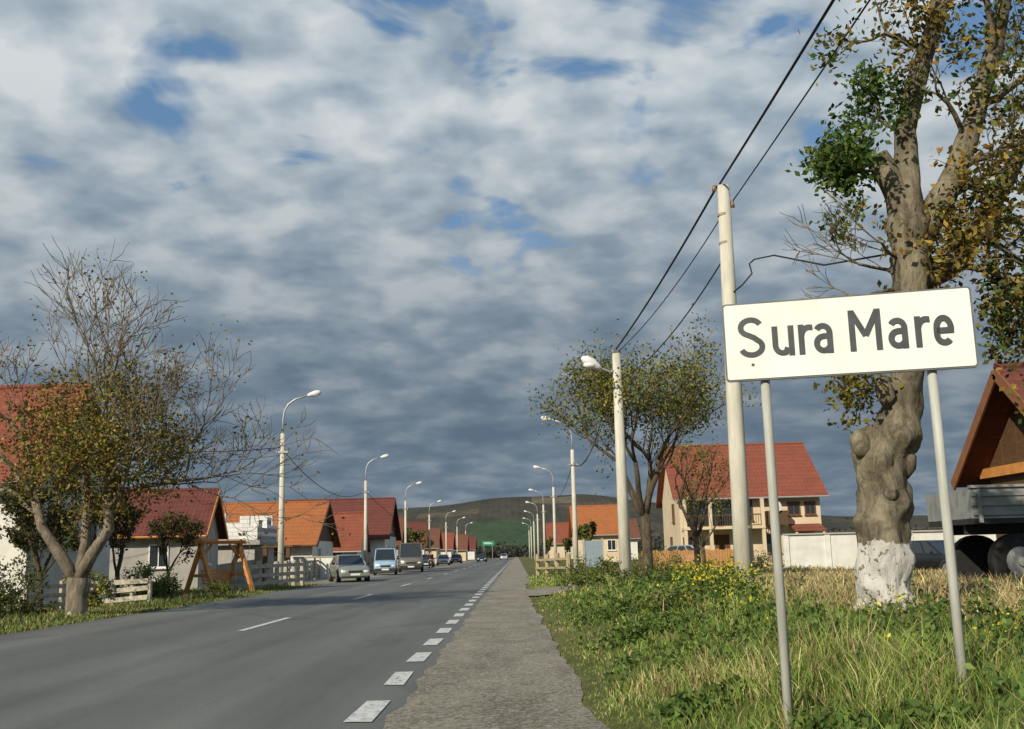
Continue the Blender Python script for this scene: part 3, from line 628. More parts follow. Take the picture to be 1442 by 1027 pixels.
# ---- large right tree
def big_tree():
    x,y=4.36,12.4; zb=g(x,y); e=thing('walnut_tree','thick knobbly old tree with whitewashed base and cut limbs','tree',(x,y,zb)); mb=MB(); tips=[]
    def W(X,Z,Y=12.4): return (X-x,Y-y,Z-zb)
    def limb(P,Rr,nz=.22,n=26):
        P=[Vector(p) for p in P]; Q=[];S=[]; st=9
        for i in range(len(P)-1):
            p0=P[max(i-1,0)];p1=P[i];p2=P[i+1];p3=P[min(i+2,len(P)-1)]
            for k in range(st):
                t=k/st; Q.append(.5*((2*p1)+(p2-p0)*t+(2*p0-5*p1+4*p2-p3)*t*t+(3*p1-p0-3*p2+p3)*t**3)); S.append((Rr[i]+(Rr[i+1]-Rr[i])*t))
        Q.append(P[-1]); S.append(Rr[-1]); mb.tube(Q,S,n,nz=nz)
    limb([(0,0,-.4),(0,0,.05),(.02,0,.5),(.05,0,1.2),(.1,0,1.85),W(4.62,2.6),W(4.83,3.2),W(5.0,4.4),W(5.06,5.3)],[.44,.34,.30,.285,.325,.27,.215,.215,.25],nz=.38,n=44)
    for bx,by,bz,br_,dx_,dz_ in ((-.14,-.06,1.95,.12,-.06,.03),(.33,-.03,1.7,.10,.03,.04),(.40,-.03,2.4,.09,.03,.05),(.16,-.14,2.55,.09,-.04,.05),(.72,-.05,4.6,.12,.08,.08)):
        mb.tube([(bx,by,bz-.16),(bx+dx_*.6,by-.05,bz-.04),(bx+dx_,by-.08,bz+dz_+.05),(bx+dx_*.8,by-.04,bz+dz_+.14)],[br_*.6,br_*1.15,br_*.95,br_*.4],14,nz=.6)
    for bx,bz,br_ in ((.05,1.35,.07),(.2,2.05,.08),(.62,3.5,.07)):
        mb.tube([(bx,-.2,bz),(bx+.01,-.30,bz+.01),(bx+.01,-.32,bz+.01),(bx+.01,-.30,bz+.01)],[br_*1.5,br_*1.25,br_*.8,br_*.3],12,nz=.5)
    limb([W(5.04,5.0),W(4.95,5.6),W(4.74,6.15)],[.2,.16,.14])
    limb([W(5.05,5.1),W(5.1,5.9),W(5.13,6.5),W(5.4,7.3),W(5.75,8.3),W(5.9,9.6),W(5.8,11)],[.2,.16,.14,.12,.105,.08,.05])
    limb([W(5.08,4.9),W(5.4,5.4),W(5.71,5.9),W(6.1,6.8),W(6.6,8.3),W(6.8,9.8),W(7.2,11.2)],[.19,.16,.145,.12,.105,.08,.05])
    limb([W(5.03,4.5),W(5.6,4.7,12.6),W(6.2,5.4,12.8),W(6.9,6.4,13),W(7.6,7.4,13.2)],[.17,.14,.13,.10,.07])
    sub=[]
    for p,d,r,l,mx in ((W(5.13,6.4),(-1,-.2,.2),.035,.4,3),(W(4.72,6.1),(-.5,0,-.1),.03,.3,3),(W(4.8,5.9),(-.6,-.4,-.3),.03,.3,3),
        (W(5.4,7.3),(.3,-.5,.8),.05,.8,3),(W(5.5,7.6),(-.6,.3,.9),.045,.55,3),(W(5.8,8.6),(-.6,0,1),.05,.8,3),(W(5.71,5.9),(.8,-.4,.2),.06,1.0,3),
        (W(6.1,6.8),(1,0,.3),.06,1.1,3),(W(6.3,7.4),(.6,-.6,.6),.055,1.0,3),(W(6.6,8.3),(.8,.2,.8),.05,1.1,3),(W(6.6,8.3),(-.5,.2,.9),.05,1.0,3),
        (W(6.2,5.4,12.8),(1,-.4,-.1),.06,1.1,3),(W(6.9,6.4,13),(.8,-.2,0),.06,1.1,3),(W(6.9,6.4,13),(.2,-.6,-.4),.05,1.0,3),(W(7.3,7,13.1),(1,.2,.5),.06,1.2,3),
        (W(5.6,4.7,12.6),(.8,-.6,-.2),.05,1.0,3),(W(6.0,5.2,12.7),(.7,.2,-.5),.05,1.0,3),(W(5.9,6.3),(-.3,-.6,.8),.04,.8,3),(W(5.5,5.5),(.2,-.8,.5),.04,.7,3)):
        t=[]; branch(mb,p,d,r,l,0,mx,t,up=.04,spread=.8,wig=.2); sub.append(t)
    for z0,dz in ((4.6,.05),(4.4,-.06),(4.75,.12)):
        branch(mb,W(5.0,z0),(-1,-.15,dz),.03,.62,0,3,[],up=.0,spread=.55,wig=.16)
    for z0 in (3.3,3.05): branch(mb,W(4.8,z0),(-1,-.2,.1),.02,.4,0,2,tips,up=-.03,spread=.7)
    mb.obj('trunk',barkmat('old_bark',(.32,.28,.195),(.085,.07,.05),.80,sc=5,bd=.08),e,smooth=True)
    GRN=[(.06,.12,.022),(.09,.15,.03),(.045,.085,.02),(.13,.16,.035)]; ORG=[(.26,.15,.03),(.18,.14,.03),(.32,.22,.04),(.13,.13,.03),(.10,.075,.025)]
    MIXD=ORG+GRN+[(.10,.11,.03)]
    Cs=[];Ks=[]
    for i,t in enumerate(sub):
        per=8 if i<3 else 5; C=scatter(t,per,.12); Cs.append(C); Ks.append(pal(len(C),GRN if i<3 else (ORG if i>13 else MIXD)))
    C=scatter(tips,7,.12); Cs.append(C); Ks.append(pal(len(C),[(.2,.17,.03),(.13,.12,.03)]))
    def clump(X,Z,rx,rz,n,cols,Y=12.2,ry=.7,sd=.11):
        k=max(4,n//32)
        cc=np.stack([NR.normal(X-x,rx*.5,k),NR.normal(Y-y,ry*.5,k),NR.normal(Z-zb,rz*.5,k)],1)
        C=np.repeat(cc,n//k,0)+NR.normal(0,sd,(k*(n//k),3)); Cs.append(C); Ks.append(pal(len(C),cols))
    clump(4.35,5.75,.28,.5,420,GRN,sd=.09); clump(4.4,6.35,.35,.4,330,GRN,sd=.09); clump(4.25,5.2,.2,.2,90,GRN+ORG,sd=.08)
    clump(5.3,4.75,.4,.35,700,ORG); clump(5.6,5.2,.5,.5,800,ORG); clump(6.1,5.4,.6,.9,1200,MIXD); clump(6.15,4.1,.35,.6,1500,MIXD+DK)
    clump(6.3,6.9,.7,.5,500,MIXD); clump(5.9,7.9,.9,.5,350,MIXD); clump(6.9,3.9,.6,.5,600,MIXD+DK); clump(4.35,3.3,.4,.1,110,ORG)
    leaves('crown',np.concatenate(Cs),NR.uniform(.06,.125,sum(map(len,Cs))),np.concatenate(Ks),e)
big_tree()
# bushes -----------------------------------------------------------------------
def bush(x,y,rx,rz,n,cols,label,name='bush',s=(.06,.12),ry=None):
    e=thing(name,label,'bush',(x,y,g(x,y))); ry=ry or rx
    mb=MB()
    for i in range(14):
        a=R.uniform(0,6.28); mb.tube([(0,0,-.1),(math.cos(a)*rx*.3,math.sin(a)*ry*.3,rz*.7),(math.cos(a)*rx*.7,math.sin(a)*ry*.7,rz*R.uniform(1,1.6))],[.02,.014,.005],4)
    mb.obj('stem',barkmat('brown_bark',(.14,.11,.075),(.05,.04,.03)),e)
    k=max(6,n//50); u=NR.normal(size=(k,3)); u/=np.linalg.norm(u,axis=1)[:,None]; u*=NR.random((k,1))**.4
    cc=u*np.array([rx,ry,rz])+np.array([0,0,rz*.85]); C=np.repeat(cc,n//k,0)+NR.normal(0,.14*max(.6,rx*.6),(k*(n//k),3)); C[:,2]=np.abs(C[:,2])
    leaves('foliage',C,NR.uniform(*s,len(C)),pal(len(C),cols),e)
GR=[(.09,.13,.03),(.13,.17,.04),(.06,.09,.02),(.16,.16,.04)]
bush(-11.9,34.5,1.0,.65,2200,GR,'green bush behind a low rail fence')
bush(-13.4,37.5,1.2,.75,2200,GR,'wide green bush beside a wooden swing')
bush(-13.0,31.5,.7,.7,1500,GR+[(.5,.4,.03)],'shrub dotted with yellow flowers beside a fence')
bush(-13.6,27.5,1.2,.9,2200,DK+GR,'dark shrub in front of a white house')
bush(-15.2,29.0,1.3,1.0,2200,DK+[(.3,.3,.25)],'pale speckled shrub in front of a white house')
bush(-12.5,26.3,.8,.55,1300,DK+GR,'low dark shrub beside the tree')
bush(-10.8,37.5,.7,.3,700,GR,'low green shrub on the roadside verge')
bush(3.9,39.5,1.3,.45,1500,GR,'low green bushes behind the utility pole')
bush(1.9,29.0,.7,.28,1100,GR,'low leafy shrub at the verge edge')
bush(4.6,28.5,1.1,.35,1400,GR+OL,'spreading leafy shrub before the driveway')
bush(2.9,22.5,.9,.3,1300,GR,'low leafy green shrub in the grass',s=(.05,.1))
bush(2.1,14.0,.5,.2,800,GR,'small leafy shrub in the verge grass',s=(.04,.08))
bush(6.3,34,1.0,.35,900,GR,'low weeds beside the driveway')
bush(3.0,47,1.5,.5,1500,GR,'rounded green bush along the verge')
bush(7.6,55,2.0,.6,1500,GR+OL,'spreading green bush before the cream house')
bush(14,62,2.2,.6,1400,DK+GR,'dark green shrub in a yard')
bush(12.5,56,1.3,.5,1000,DK+GR,'dark green shrub beside a white wall')
for (x,y) in ((-14,140),(-15,170),(-14.5,222),(6.5,92),(7.5,160),(5.5,185),(-14,108)):
    mid_tree(x,y,R.uniform(4,6),'small roadside tree along the street',DK+OL,14,mx=2,bare=.05,leafs=(.25,.5))
C=[]
for i in range(420):
    if i<200: cx=R.uniform(-60,14); cy=R.uniform(400,470); hh_=R.uniform(2.5,5)
    else: cx=R.uniform(40,420); cy=R.uniform(300,420); hh_=R.uniform(4,8)
    n=60; q=NR.normal(size=(n,3))*np.array([2.6,2.6,hh_*.28])+np.array([cx,cy,hh_*.5]); C.append(q)
C=np.concatenate(C); C[:,2]=np.abs(C[:,2])
o=leaves('distant_trees',C,NR.uniform(.9,1.8,len(C)),pal(len(C),[(.04,.05,.038),(.06,.065,.045),(.07,.062,.045)]))
o['kind']='stuff'; tag(o,'far belt of dark trees at the end of the fields','trees')
# ---------------------------------------------------------------- grass
def blades(name,X,Y,H,Wd,COL,label,lean=.34):
    n=len(X); Z=gz(X,Y)-.02; a=NR.uniform(0,6.283,n); ln=np.clip(NR.normal(0,lean,(n,2)),-.8,.8)*H[:,None]
    B=np.stack([X,Y,Z],1); w=np.stack([np.cos(a)*Wd,np.sin(a)*Wd,np.zeros(n)],1)*.5
    mid=B+np.stack([ln[:,0]*.35,ln[:,1]*.35,H*.6],1); tip=B+np.stack([ln[:,0],ln[:,1],H],1)
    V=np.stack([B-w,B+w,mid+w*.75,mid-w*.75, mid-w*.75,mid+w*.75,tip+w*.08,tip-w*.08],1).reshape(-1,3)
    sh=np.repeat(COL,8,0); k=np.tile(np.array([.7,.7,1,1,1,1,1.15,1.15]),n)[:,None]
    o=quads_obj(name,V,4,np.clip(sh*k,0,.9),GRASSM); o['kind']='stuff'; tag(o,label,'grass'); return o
def vn(x,y,s,ph=0): return .5+.25*np.sin(x*s+ph+np.sin(y*s*.7))+.25*np.cos(y*s*1.13+ph*2+np.sin(x*s*.9))
def pn(X,Y,s,o=0): return np.array([mnoise.noise(Vector((a*s+o,b_*s-o,o*.7))) for a,b_ in zip(X,Y)])
n=138000
Y=3.6*np.exp(NR.random(n)*np.log(58/3.6)); X=.42+NR.random(n)*np.minimum(15,.62*Y+1.4)
edge=np.array([shR(t) for t in Y]); 
fringe=NR.normal(0,.05,n)
k_=(X>edge+fringe-.03)&~((Y>30.6)&(Y<36.4)&(X<9)); X=X[k_];Y=Y[k_];edge=edge[k_]
p1=pn(X,Y,.9,3.3); p2=pn(X,Y,3.1,9.1)
k_=(p1*.4+p2*.6+NR.normal(0,.12,len(X)))>-.36; X=X[k_];Y=Y[k_];edge=edge[k_];p1=p1[k_];p2=p2[k_]; n=len(X)
v2=vn(X,Y,.8,3); d=np.clip((X-edge)/1.4,0,1)
H=(.035+.07*d+.20*d*np.clip(.35+p1*.8+p2*.7,0,1.1))*NR.uniform(.5,1.4,n)*np.where(Y>9,.85,1)
tall=(NR.random(n)<.03*d)&(Y<16); H=np.where(tall,H*1.7,H)
Wd=np.maximum(.0058,Y*.0011)*NR.uniform(.7,1.3,n)
dry=np.clip(.09+.5*ss((X-2.6-.03*Y)/2.0)*(.3+v2)+.5*p1+.25*p2+.34*((Y>9)&(X>3.6)),0.03,1)
isdry=NR.random(n)<dry
tone=(1+.5*p2+.4*p1)[:,None]
G=pal(n,[(.12,.18,.032),(.17,.23,.05),(.09,.14,.026),(.20,.24,.06)])*tone; D_=pal(n,[(.36,.29,.15),(.27,.20,.10),(.40,.34,.18),(.24,.21,.09),(.17,.12,.06)])*tone
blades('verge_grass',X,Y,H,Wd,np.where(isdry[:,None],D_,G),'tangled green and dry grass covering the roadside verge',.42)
n=40000
Y=13*np.exp(NR.random(n)*np.log(52/13)); X=-9.62-NR.random(n)**1.3*6
v1=vn(X,Y,1.7,2); H=(.06+.16*v1*np.clip((-X-9.6)/1.0,.2,1))*NR.uniform(.6,1.4,n)
blades('verge_grass_strip',X,Y,H,.03*NR.uniform(.6,1.2,n),np.where((NR.random(n)<.3)[:,None],pal(n,[(.3,.24,.11),(.22,.17,.08)]),pal(n,[(.09,.14,.03),(.14,.18,.045)])),'green grass strip between road and gardens')
def weeds(name,spots,label,yellow=0,ls=(.04,.09)):
    Cs=[];Ks=[];Ss=[]
    for x,y,r,num,h in spots:
        for _ in range(num):
            px=x+R.gauss(0,r*.5); py=y+R.gauss(0,r*.5)
            if px<.8: continue
            pz=g(px,py); hh_=h*R.uniform(.5,1.2); lx,ly_=R.gauss(0,.08),R.gauss(0,.08); m_=24
            t=NR.random(m_); C=np.stack([px+lx*t+NR.normal(0,.07,m_)*(1.1-t*.6),py+ly_*t+NR.normal(0,.07,m_)*(1.1-t*.6),pz+t*hh_],1)
            Cs.append(C); Ks.append(pal(m_,[(.10,.17,.035),(.14,.20,.045),(.07,.12,.028)])); Ss.append(NR.uniform(*ls,m_))
            if yellow and R.random()<yellow:
                m_=R.randint(4,12); C=np.stack([px+lx+NR.normal(0,.08,m_),py+ly_+NR.normal(0,.08,m_),pz+hh_+NR.normal(.02,.05,m_)],1)
                Cs.append(C); Ks.append(pal(m_,[(.66,.54,.02),(.75,.66,.06),(.55,.48,.04)],.1)); Ss.append(NR.uniform(.018,.034,m_)*(1+y*.05))
    o=leaves(name,np.concatenate(Cs),np.concatenate(Ss),np.concatenate(Ks)); o['kind']='stuff'; tag(o,label,'weeds')
weeds('flowering_weeds',[(2.95,15.3,.75,90,.5),(3.1,17.0,.7,50,.5)],'yellow flowering weeds growing among the grass',.7)
weeds('sparse_flowering_weeds',[(3.8,7.6,.8,36,.24),(3.05,6.6,.5,24,.24),(3.2,10,1.2,34,.28),(2.5,12.5,1,30,.3)],'scattered weeds with a few yellow flowers',.2)
weeds('leafy_weeds',[(3.0,5.3,.5,70,.24),(2.1,5.0,.5,40,.16),(3.2,8,1,60,.24),(1.6,10.5,1.0,30,.2),(1.5,13,.6,60,.25),(2.0,21,1.2,60,.35),(4.6,10.9,.8,40,.24),(6.5,14,2,50,.3),(1.7,17,.7,60,.3),(3.6,23,1.2,60,.4),(1.3,7.5,.4,36,.12),(2.2,9.2,.8,50,.2),(1.7,5.8,.5,30,.12),(2.2,24,1.2,30,.3)],'leafy green weeds and nettles among the grass',0)
# ---------------------------------------------------------------- fences
def rail_fence(p,q,n,h,rails,pm,label,pw=.12,rh=.12,name='rail_fence',over=.1):
    p=Vector((*p,g(*p))); q=Vector((*q,g(*q))); e=thing(name,label,'fence',p); d=q-p
    for i in range(n):
        c=d*i/(n-1); mb=MB(); mb.tube([(c.x,c.y,-.3),(c.x+R.uniform(-.03,.03),c.y,h+over+R.uniform(-.08,.05))],[pw*.6,pw*.55],7,jit=.05); mb.obj('post',pm,e)
    for z in rails:
        mb=MB(); off=Vector((-d.y,d.x,0)).normalized()*(-pw*.6)
        if off.y>0: off=-off
        mb.beam(off+Vector((0,0,z)),d+off+Vector((0,0,z+R.uniform(-.05,.05))),.04,rh); mb.obj('rail',pm,e)
rail_fence((-12.9,32.0),(-10.9,31.0),4,.85,(.25,.52,.8),WOODG,'pale weathered three rail wooden fence on the verge',rh=.14)
rail_fence((-13.8,29.4),(-12.95,31.9),3,.85,(.25,.52,.8),WOODG,'short return of a weathered rail fence')
rail_fence((-11.6,45),(-10.3,50.0),7,1.15,(.3,.65,1.05),WOODG,'rough grey wooden post and rail fence beside the road',pw=.2,rh=.16)
rail_fence((-13.2,46),(-11.7,44.9),4,1.15,(.3,.65,1.05),WOODG,'rough grey wooden fence beside the playground swing',pw=.2,rh=.16)
rail_fence((-12.6,56),(-12.9,74),12,1.3,(.3,.6,.9,1.2),WOODG,'long grey wooden fence in front of houses')
rail_fence((-12.9,88),(-13.1,128),14,1.2,(.3,.7,1.1),WOODG,'long wooden garden fence along the street')
rail_fence((1.2,60),(2.6,52.5),4,1.1,(.4,.85),mat('yellow_wood',(.42,.35,.21),(.30,.24,.14),5),'yellowish wooden barrier fence beside the road',pw=.22,rh=.12)
rail_fence((2.0,66),(3.0,100),14,1.1,(.4,.9),STEEL,'low grey barrier along the verge',pw=.08,rh=.08)
e=thing('plank_fence','orange brown wooden plank fence by the cream house','fence',(7.2,60,g(7.2,60)))
mb=MB(); 
for i in range(40): mb.box((i*.16,-.02,0),(i*.16+.14,.02,1.15+.04*math.sin(i*1.7)))
for z in (.3,.9): mb.box((0,.019,z),(6.4,.05,z+.08))
mb.obj('planks',mat('fence_orange',(.50,.27,.10),(.36,.18,.07),5),e)
for i in range(5):
    mb=MB(); mb.box((i*1.58-.05,.053,-.2),(i*1.58+.05,.14,1.1)); mb.obj('post',WOODB,e)
e=thing('boundary_wall','long low white plastered wall with concrete caps','wall',(14.0,54,g(14,54)))
mb=MB(); mb.box((0,0,-.3),(11,.25,1.75)); mb.obj('wall',PLAS_W,e)
mb=MB()
for i in range(6): mb.box((i*2.15-.14,-.06,-.3),(i*2.15+.14,-.003,1.74))
mb.each('pier',PLAS_W,e)
mb=MB(); mb.box((-.1,-.1,1.753),(11.1,.3,1.83)); mb.obj('coping',PLAS_G,e)
e=thing('garden_wall','low white wall beside the street in front of houses','wall',(-14.6,68,0)); mb=MB(); mb.box((0,0,-.1),(2.6,.2,1.35)); mb.obj('wall',PLAS_W,e); mb=MB(); mb.box((-.05,-.05,1.353),(2.65,.25,1.43)); mb.obj('coping',PLAS_G,e)
e=thing('metal_gate','pale blue sheet metal gate beside the road','gate',(5.0,76,g(5,76)))
mb=MB(); mb.box((0,0,.1),(1.2,.05,2.0)); mb.obj('panel',mat('blue_sheet',(.25,.31,.35),(.2,.25,.3),3),e)
for x in (-.08,1.28):
    mb=MB(); mb.box((x-.07,-.05,-.2),(x+.07,.1,2.15)); mb.obj('post',STEEL,e)
# ---------------------------------------------------------------- swing
e=thing('garden_swing','orange varnished wooden A-frame garden swing with bench','swing',(-11.75,41.2,g(-11.75,41.2)),.95)
mb=MB()
for x in (-.95,.95):
    mb.beam((x,-.95,-.1),(x,.05,2.05),.14,.14); mb.beam((x,.95,-.1),(x,-.05,2.05),.14,.14); mb.beam((x,-.55,.8),(x,.55,.8),.08,.12)
    mb.beam((x,0,1.45),(x*.45,0,1.98),.08,.08)
mb.beam((-1.2,0,2.08),(1.2,0,2.08),.14,.14); mb.obj('frame',WOODO,e)
mb=MB()
for i in range(3): 
    for s_ in (-1,1): mb.beam((-1.2,s_*(.06+i*.1),2.19-i*.07),(1.2,s_*(.06+i*.1),2.19-i*.07),.09,.02)
for x in (-1.0,1.0):
    for s_ in (-1,1): mb.beam((x,0,2.17),(x,s_*.32,1.99),.05,.04)
mb.obj('roof',WOODO,e)
mb=MB()
for i in range(5): mb.beam((-.65,-.2+i*.09,.5),(.65,-.2+i*.09,.5),.075,.025)
for i in range(4): mb.beam((-.65,.24+i*.03,.6+i*.12),(.65,.24+i*.03,.6+i*.12),.025,.085)
for x in (-.6,.6): mb.beam((x,-.24,.48),(x,.2,.48),.04,.04); mb.beam((x,.2,.48),(x,.36,1.02),.04,.04)
mb.obj('seat',WOODO,e)
mb=MB()
for x in (-.66,.66): mb.tube([(x,0,2.02),(x,-.2,.5)],.012,5); mb.tube([(x,0,2.02),(x,.24,.6)],.012,5)
mb.each('chain',STEEL,e)
# ---------------------------------------------------------------- vehicles  (front faces local -y)
def paint(name,c,metal=.3,rough=.28):
    if name in MATS: return MATS[name]
    m,nt,b,out=newmat(name); co=N(nt,'ShaderNodeTexCoord').outputs['Object']
    nt.links.new(ramp(nt,noise(nt,co,3,6),[(.3,tuple(x*.8 for x in c)),(.7,c)]),b.inputs['Base Color'])
    b.inputs['Metallic'].default_value=metal; b.inputs['Roughness'].default_value=rough; b.inputs['Coat Weight'].default_value=.4; return m
HL=mat('headlight_glass',(.7,.72,.72),(.5,.52,.53),20,.1); TL=mat('tail_light_red',(.35,.02,.015),(.2,.01,.01),20,.2)
PLATE=mat('plate_white',(.75,.75,.7),(.7,.7,.66),9,.5); RIM=mat('wheel_rim',(.5,.5,.5),(.35,.35,.35),8,.3,metal=.7)
DARKP=mat('dark_plastic',(.035,.035,.037),(.025,.025,.025),8,.6)
def car(name,label,cat,loc,rz,pm,St,Gh,hw,wy,wr,group=None,panel=None):
    e=thing(name,label,cat,loc,rz,group); mb=MB(); k=None
    for i,(y,zb,zt,wf) in enumerate(St):
        w=hw*wf; h=zt-zb
        ring=[(0,zb),(w*.86,zb),(w*.97,zb+h*.22),(w,zb+h*.5),(w*.985,zt-.09),(w*.9,zt-.01),(w*.45,zt+.015),(0,zt+.02)]
        ring=ring+[(-a,c) for a,c in ring[-2:0:-1]]; k=len(ring); mb.v+=[(a,y,c) for a,c in ring]
    for i in range(len(St)-1):
        for j in range(k): a=i*k+j; b_=i*k+(j+1)%k; mb.f.append((a,a+k,b_+k,b_)); mb.m.append(0)
    mb.f.append(tuple(range(k))); mb.m.append(0); mb.f.append(tuple(reversed(range(len(mb.v)-k,len(mb.v))))); mb.m.append(0)
    mb.obj('body',pm,e,smooth=True,bev=0)
    yf,yft,yrt,yr,zf,zr,zt,tf=Gh; w0=hw*.9; w1=hw*tf
    c0=[(-w0,yf,zf-.03),(w0,yf,zf-.03),(w0,yr,zr-.03),(-w0,yr,zr-.03)]; c1=[(-w1,yft,zt-.03),(w1,yft,zt-.03),(w1,yrt,zt-.03),(-w1,yrt,zt-.03)]
    g_=MB(); g_.v=c0+c1; g_.f=[(0,1,5,4),(1,2,6,5),(2,3,7,6),(3,0,4,7),(4,5,6,7)]; g_.m=[0]*5; g_.obj('window_glass',GLASS,e)
    r=MB()
    r.v=[(-w1,yft-.03,zt-.03),(w1,yft-.03,zt-.03),(w1,yrt+.03,zt-.03),(-w1,yrt+.03,zt-.03),(-w1*.86,yft+.12,zt+.03),(w1*.86,yft+.12,zt+.03),(w1*.86,yrt-.1,zt+.03),(-w1*.86,yrt-.1,zt+.03)]
    r.f=[(0,3,2,1),(0,1,5,4),(1,2,6,5),(2,3,7,6),(3,0,4,7),(4,5,6,7)]; r.m=[0]*6
    for a,c in zip(c0,c1): r.tube([a,c],.045,6)
    for s_ in (-1,1):
        for t in ((.38,) if yr-yf<2.6 else (.3,.62)):
            A=Vector((s_*w0,yf+(yr-yf)*t,zf-.03)); B=Vector((s_*w1,yft+(yrt-yft)*t,zt-.03)); r.tube([A,B],.035,6)
    r.obj('roof',pm,e,smooth=False)
    if panel:
        p=MB()
        for s_ in (-1,1):
            y0,y1=panel; o=len(p.v); p.v+=[(s_*(w0+.012),y0,zf-.03),(s_*(w0+.012),y1,zr-.03),(s_*(w1+.012),y1-.1,zt-.03),(s_*(w1+.012),y0,zt-.03)]; p.f.append((o,o+1,o+2,o+3)); p.m.append(0)
        p.each('side_panel',pm,e)
    yfr=St[0][0]; yre=St[-1][0]
    for y in wy:
        for s_ in (-1,1):
            x=s_*(hw-.09)
            ar=MB(); ar.tube([(x-s_*.1,y,wr+.01),(x+s_*.092,y,wr+.01)],wr+.06,20); ar.obj('wheel_arch',DARKP,e)
            t=MB(); t.tube([(x-s_*.1,y,wr),(x-s_*.09,y,wr),(x+s_*.09,y,wr),(x+s_*.105,y,wr)],[wr*.9,wr,wr,wr*.9],20); w_=t.obj('wheel',BLACK,e)
            t=MB(); t.tube([(x+s_*.1,y,wr),(x+s_*.112,y,wr)],wr*.62,14); t.obj('rim',RIM,w_)
    zl=St[0][1]+ (St[0][2]-St[0][1])*.68
    for s_ in (-1,1):
        h=MB(); h.ball((s_*hw*.68,yfr+.03,zl),.1,10,6,0,(1.7,.7,.85)); h.obj('headlight',HL,e,smooth=True)
        h=MB(); h.box((s_*hw*.62,yre-.02,zl),(s_*hw*.86,yre+.02,zl+.2)); h.obj('tail_light',TL,e)
        h=MB(); h.ball((s_*(hw+.08),yf+.35,zf+.08),.1,8,6,0,(.9,.5,.7)); h.obj('mirror',DARKP,e,smooth=True)
    h=MB(); h.box((-hw*.42,yfr-.025,zl-.07),(hw*.42,yfr+.02,zl+.06)); h.obj('grille',DARKP,e)
    h=MB(); h.box((-hw*.9,yfr-.06,St[0][1]),(hw*.9,yfr+.1,St[0][1]+.18)); h.obj('bumper',DARKP if cat=='van' else pm,e,bev=.03)
    h=MB(); h.box((-.25,yfr-.075,St[0][1]+.05),(.25,yfr-.064,St[0][1]+.155)); h.obj('licence_plate',PLATE,e)
    return e
GC='cars parked along the street'
sed=[(-2.12,.30,.66,.84),(-2.02,.22,.74,.92),(-1.6,.2,.82,.98),(-1.0,.2,.9,1),(0,.2,.93,1),(1.0,.2,.95,1),(1.7,.22,.96,.97),(2.05,.28,.92,.9),(2.13,.34,.85,.84)]
sg=(-1.0,-.25,1.05,1.7,.9,.95,1.42,.7)
PSG=paint('pale_green_metallic',(.28,.31,.26))
c1=car('parked_car','pale grey green saloon car parked at the kerb','car',(-9.2,57,0),.32,PSG,sed,sg,.86,(-1.3,1.3),.31,GC)
kg=[(-1.98,.3,.8,.84),(-1.85,.22,.92,.93),(-1.35,.2,1.02,.99),(-.8,.2,1.08,1),(0,.2,1.1,1),(1.2,.2,1.1,1),(1.9,.25,1.1,.97),(1.98,.3,1.08,.94)]
car('parked_van','small light blue van with windows parked by the street','van',(-9.6,76,0),.12,paint('light_blue_paint',(.36,.52,.65),.1),kg,(-1.15,-.5,1.85,1.94,1.06,1.08,1.86,.8),.84,(-1.25,1.25),.31,GC,panel=(.6,1.93))
sp_=[(-2.6,.35,.95,.86),(-2.45,.28,1.1,.94),(-2.0,.26,1.2,.99),(-1.4,.26,1.25,1),(0,.26,1.3,1),(2.0,.26,1.3,1),(2.6,.3,1.3,.97),(2.66,.36,1.28,.95)]
car('parked_van','tall brownish grey minibus parked by the street','van',(-8.85,87,0),.1,paint('taupe_paint',(.19,.175,.145),.2),sp_,(-1.85,-1.3,2.5,2.62,1.2,1.28,2.35,.84),1.0,(-1.7,1.6),.35,GC,panel=(.2,2.6))
sw=lambda nm,c: {'pale_green_metallic':paint(nm,c)}
copy_thing(c1,(-10.4,120,0),.05,'dark saloon car parked along the street',sw('dark_blue_paint',(.03,.04,.07)))
copy_thing(c1,(-9.9,140,0),.1,'silver saloon car parked along the street',sw('silver_paint',(.4,.4,.4)))
copy_thing(c1,(-9.6,165,0),.0,'dark red saloon car parked along the street',sw('dark_red_paint',(.15,.02,.02)))
copy_thing(c1,(-6.2,185,0),.0,'dark saloon car driving on the street',sw('black_paint',(.02,.02,.022)))
copy_thing(c1,(-3,245,0),.0,'white saloon car on the street',sw('white_paint',(.6,.6,.6)))
copy_thing(c1,(10.4,62,g(10,62)),1.0,'silver saloon car parked behind weeds near a plank fence',sw('silver_paint',(.4,.4,.4)))
copy_thing(c1,(17.6,44,g(16,42)-.15),.5,'dark saloon car parked beside the white wall',sw('black_paint',(.02,.02,.022)))
# trailer
TRG=mat('trailer_grey',(.30,.31,.30),(.17,.175,.17),4,.6,.2,.01); z0=g(9,19)
e=thing('truck_trailer','grey flatbed farm trailer with ribbed sideboards and large wheels','trailer',(10.95,19.6,z0),-.05)
mb=MB(); mb.box((-2.7,-1.15,1.18),(2.7,1.15,1.28)); mb.beam((-2.6,-.45,1.1),(2.6,-.45,1.1),.1,.2); mb.beam((-2.6,.45,1.1),(2.6,.45,1.1),.1,.2); mb.obj('chassis',DARKP,e)
mb=MB()
for y in (-1.15,1.12): mb.box((-2.7,y,1.283),(2.7,y+.03,1.82))
for x in (-2.7,2.67): mb.box((x,-1.118,1.283),(x+.03,1.118,1.82))
for z in (1.33,1.5,1.67): mb.box((-2.69,-1.18,z),(2.69,-1.152,z+.07))
for x in (-2.6,-1.3,0,1.3,2.55): mb.box((x,-1.21,1.2),(x+.07,-1.182,1.8))
mb.box((-2.72,-1.2,1.823),(2.72,-1.1,1.87)); mb.obj('sideboard',TRG,e)
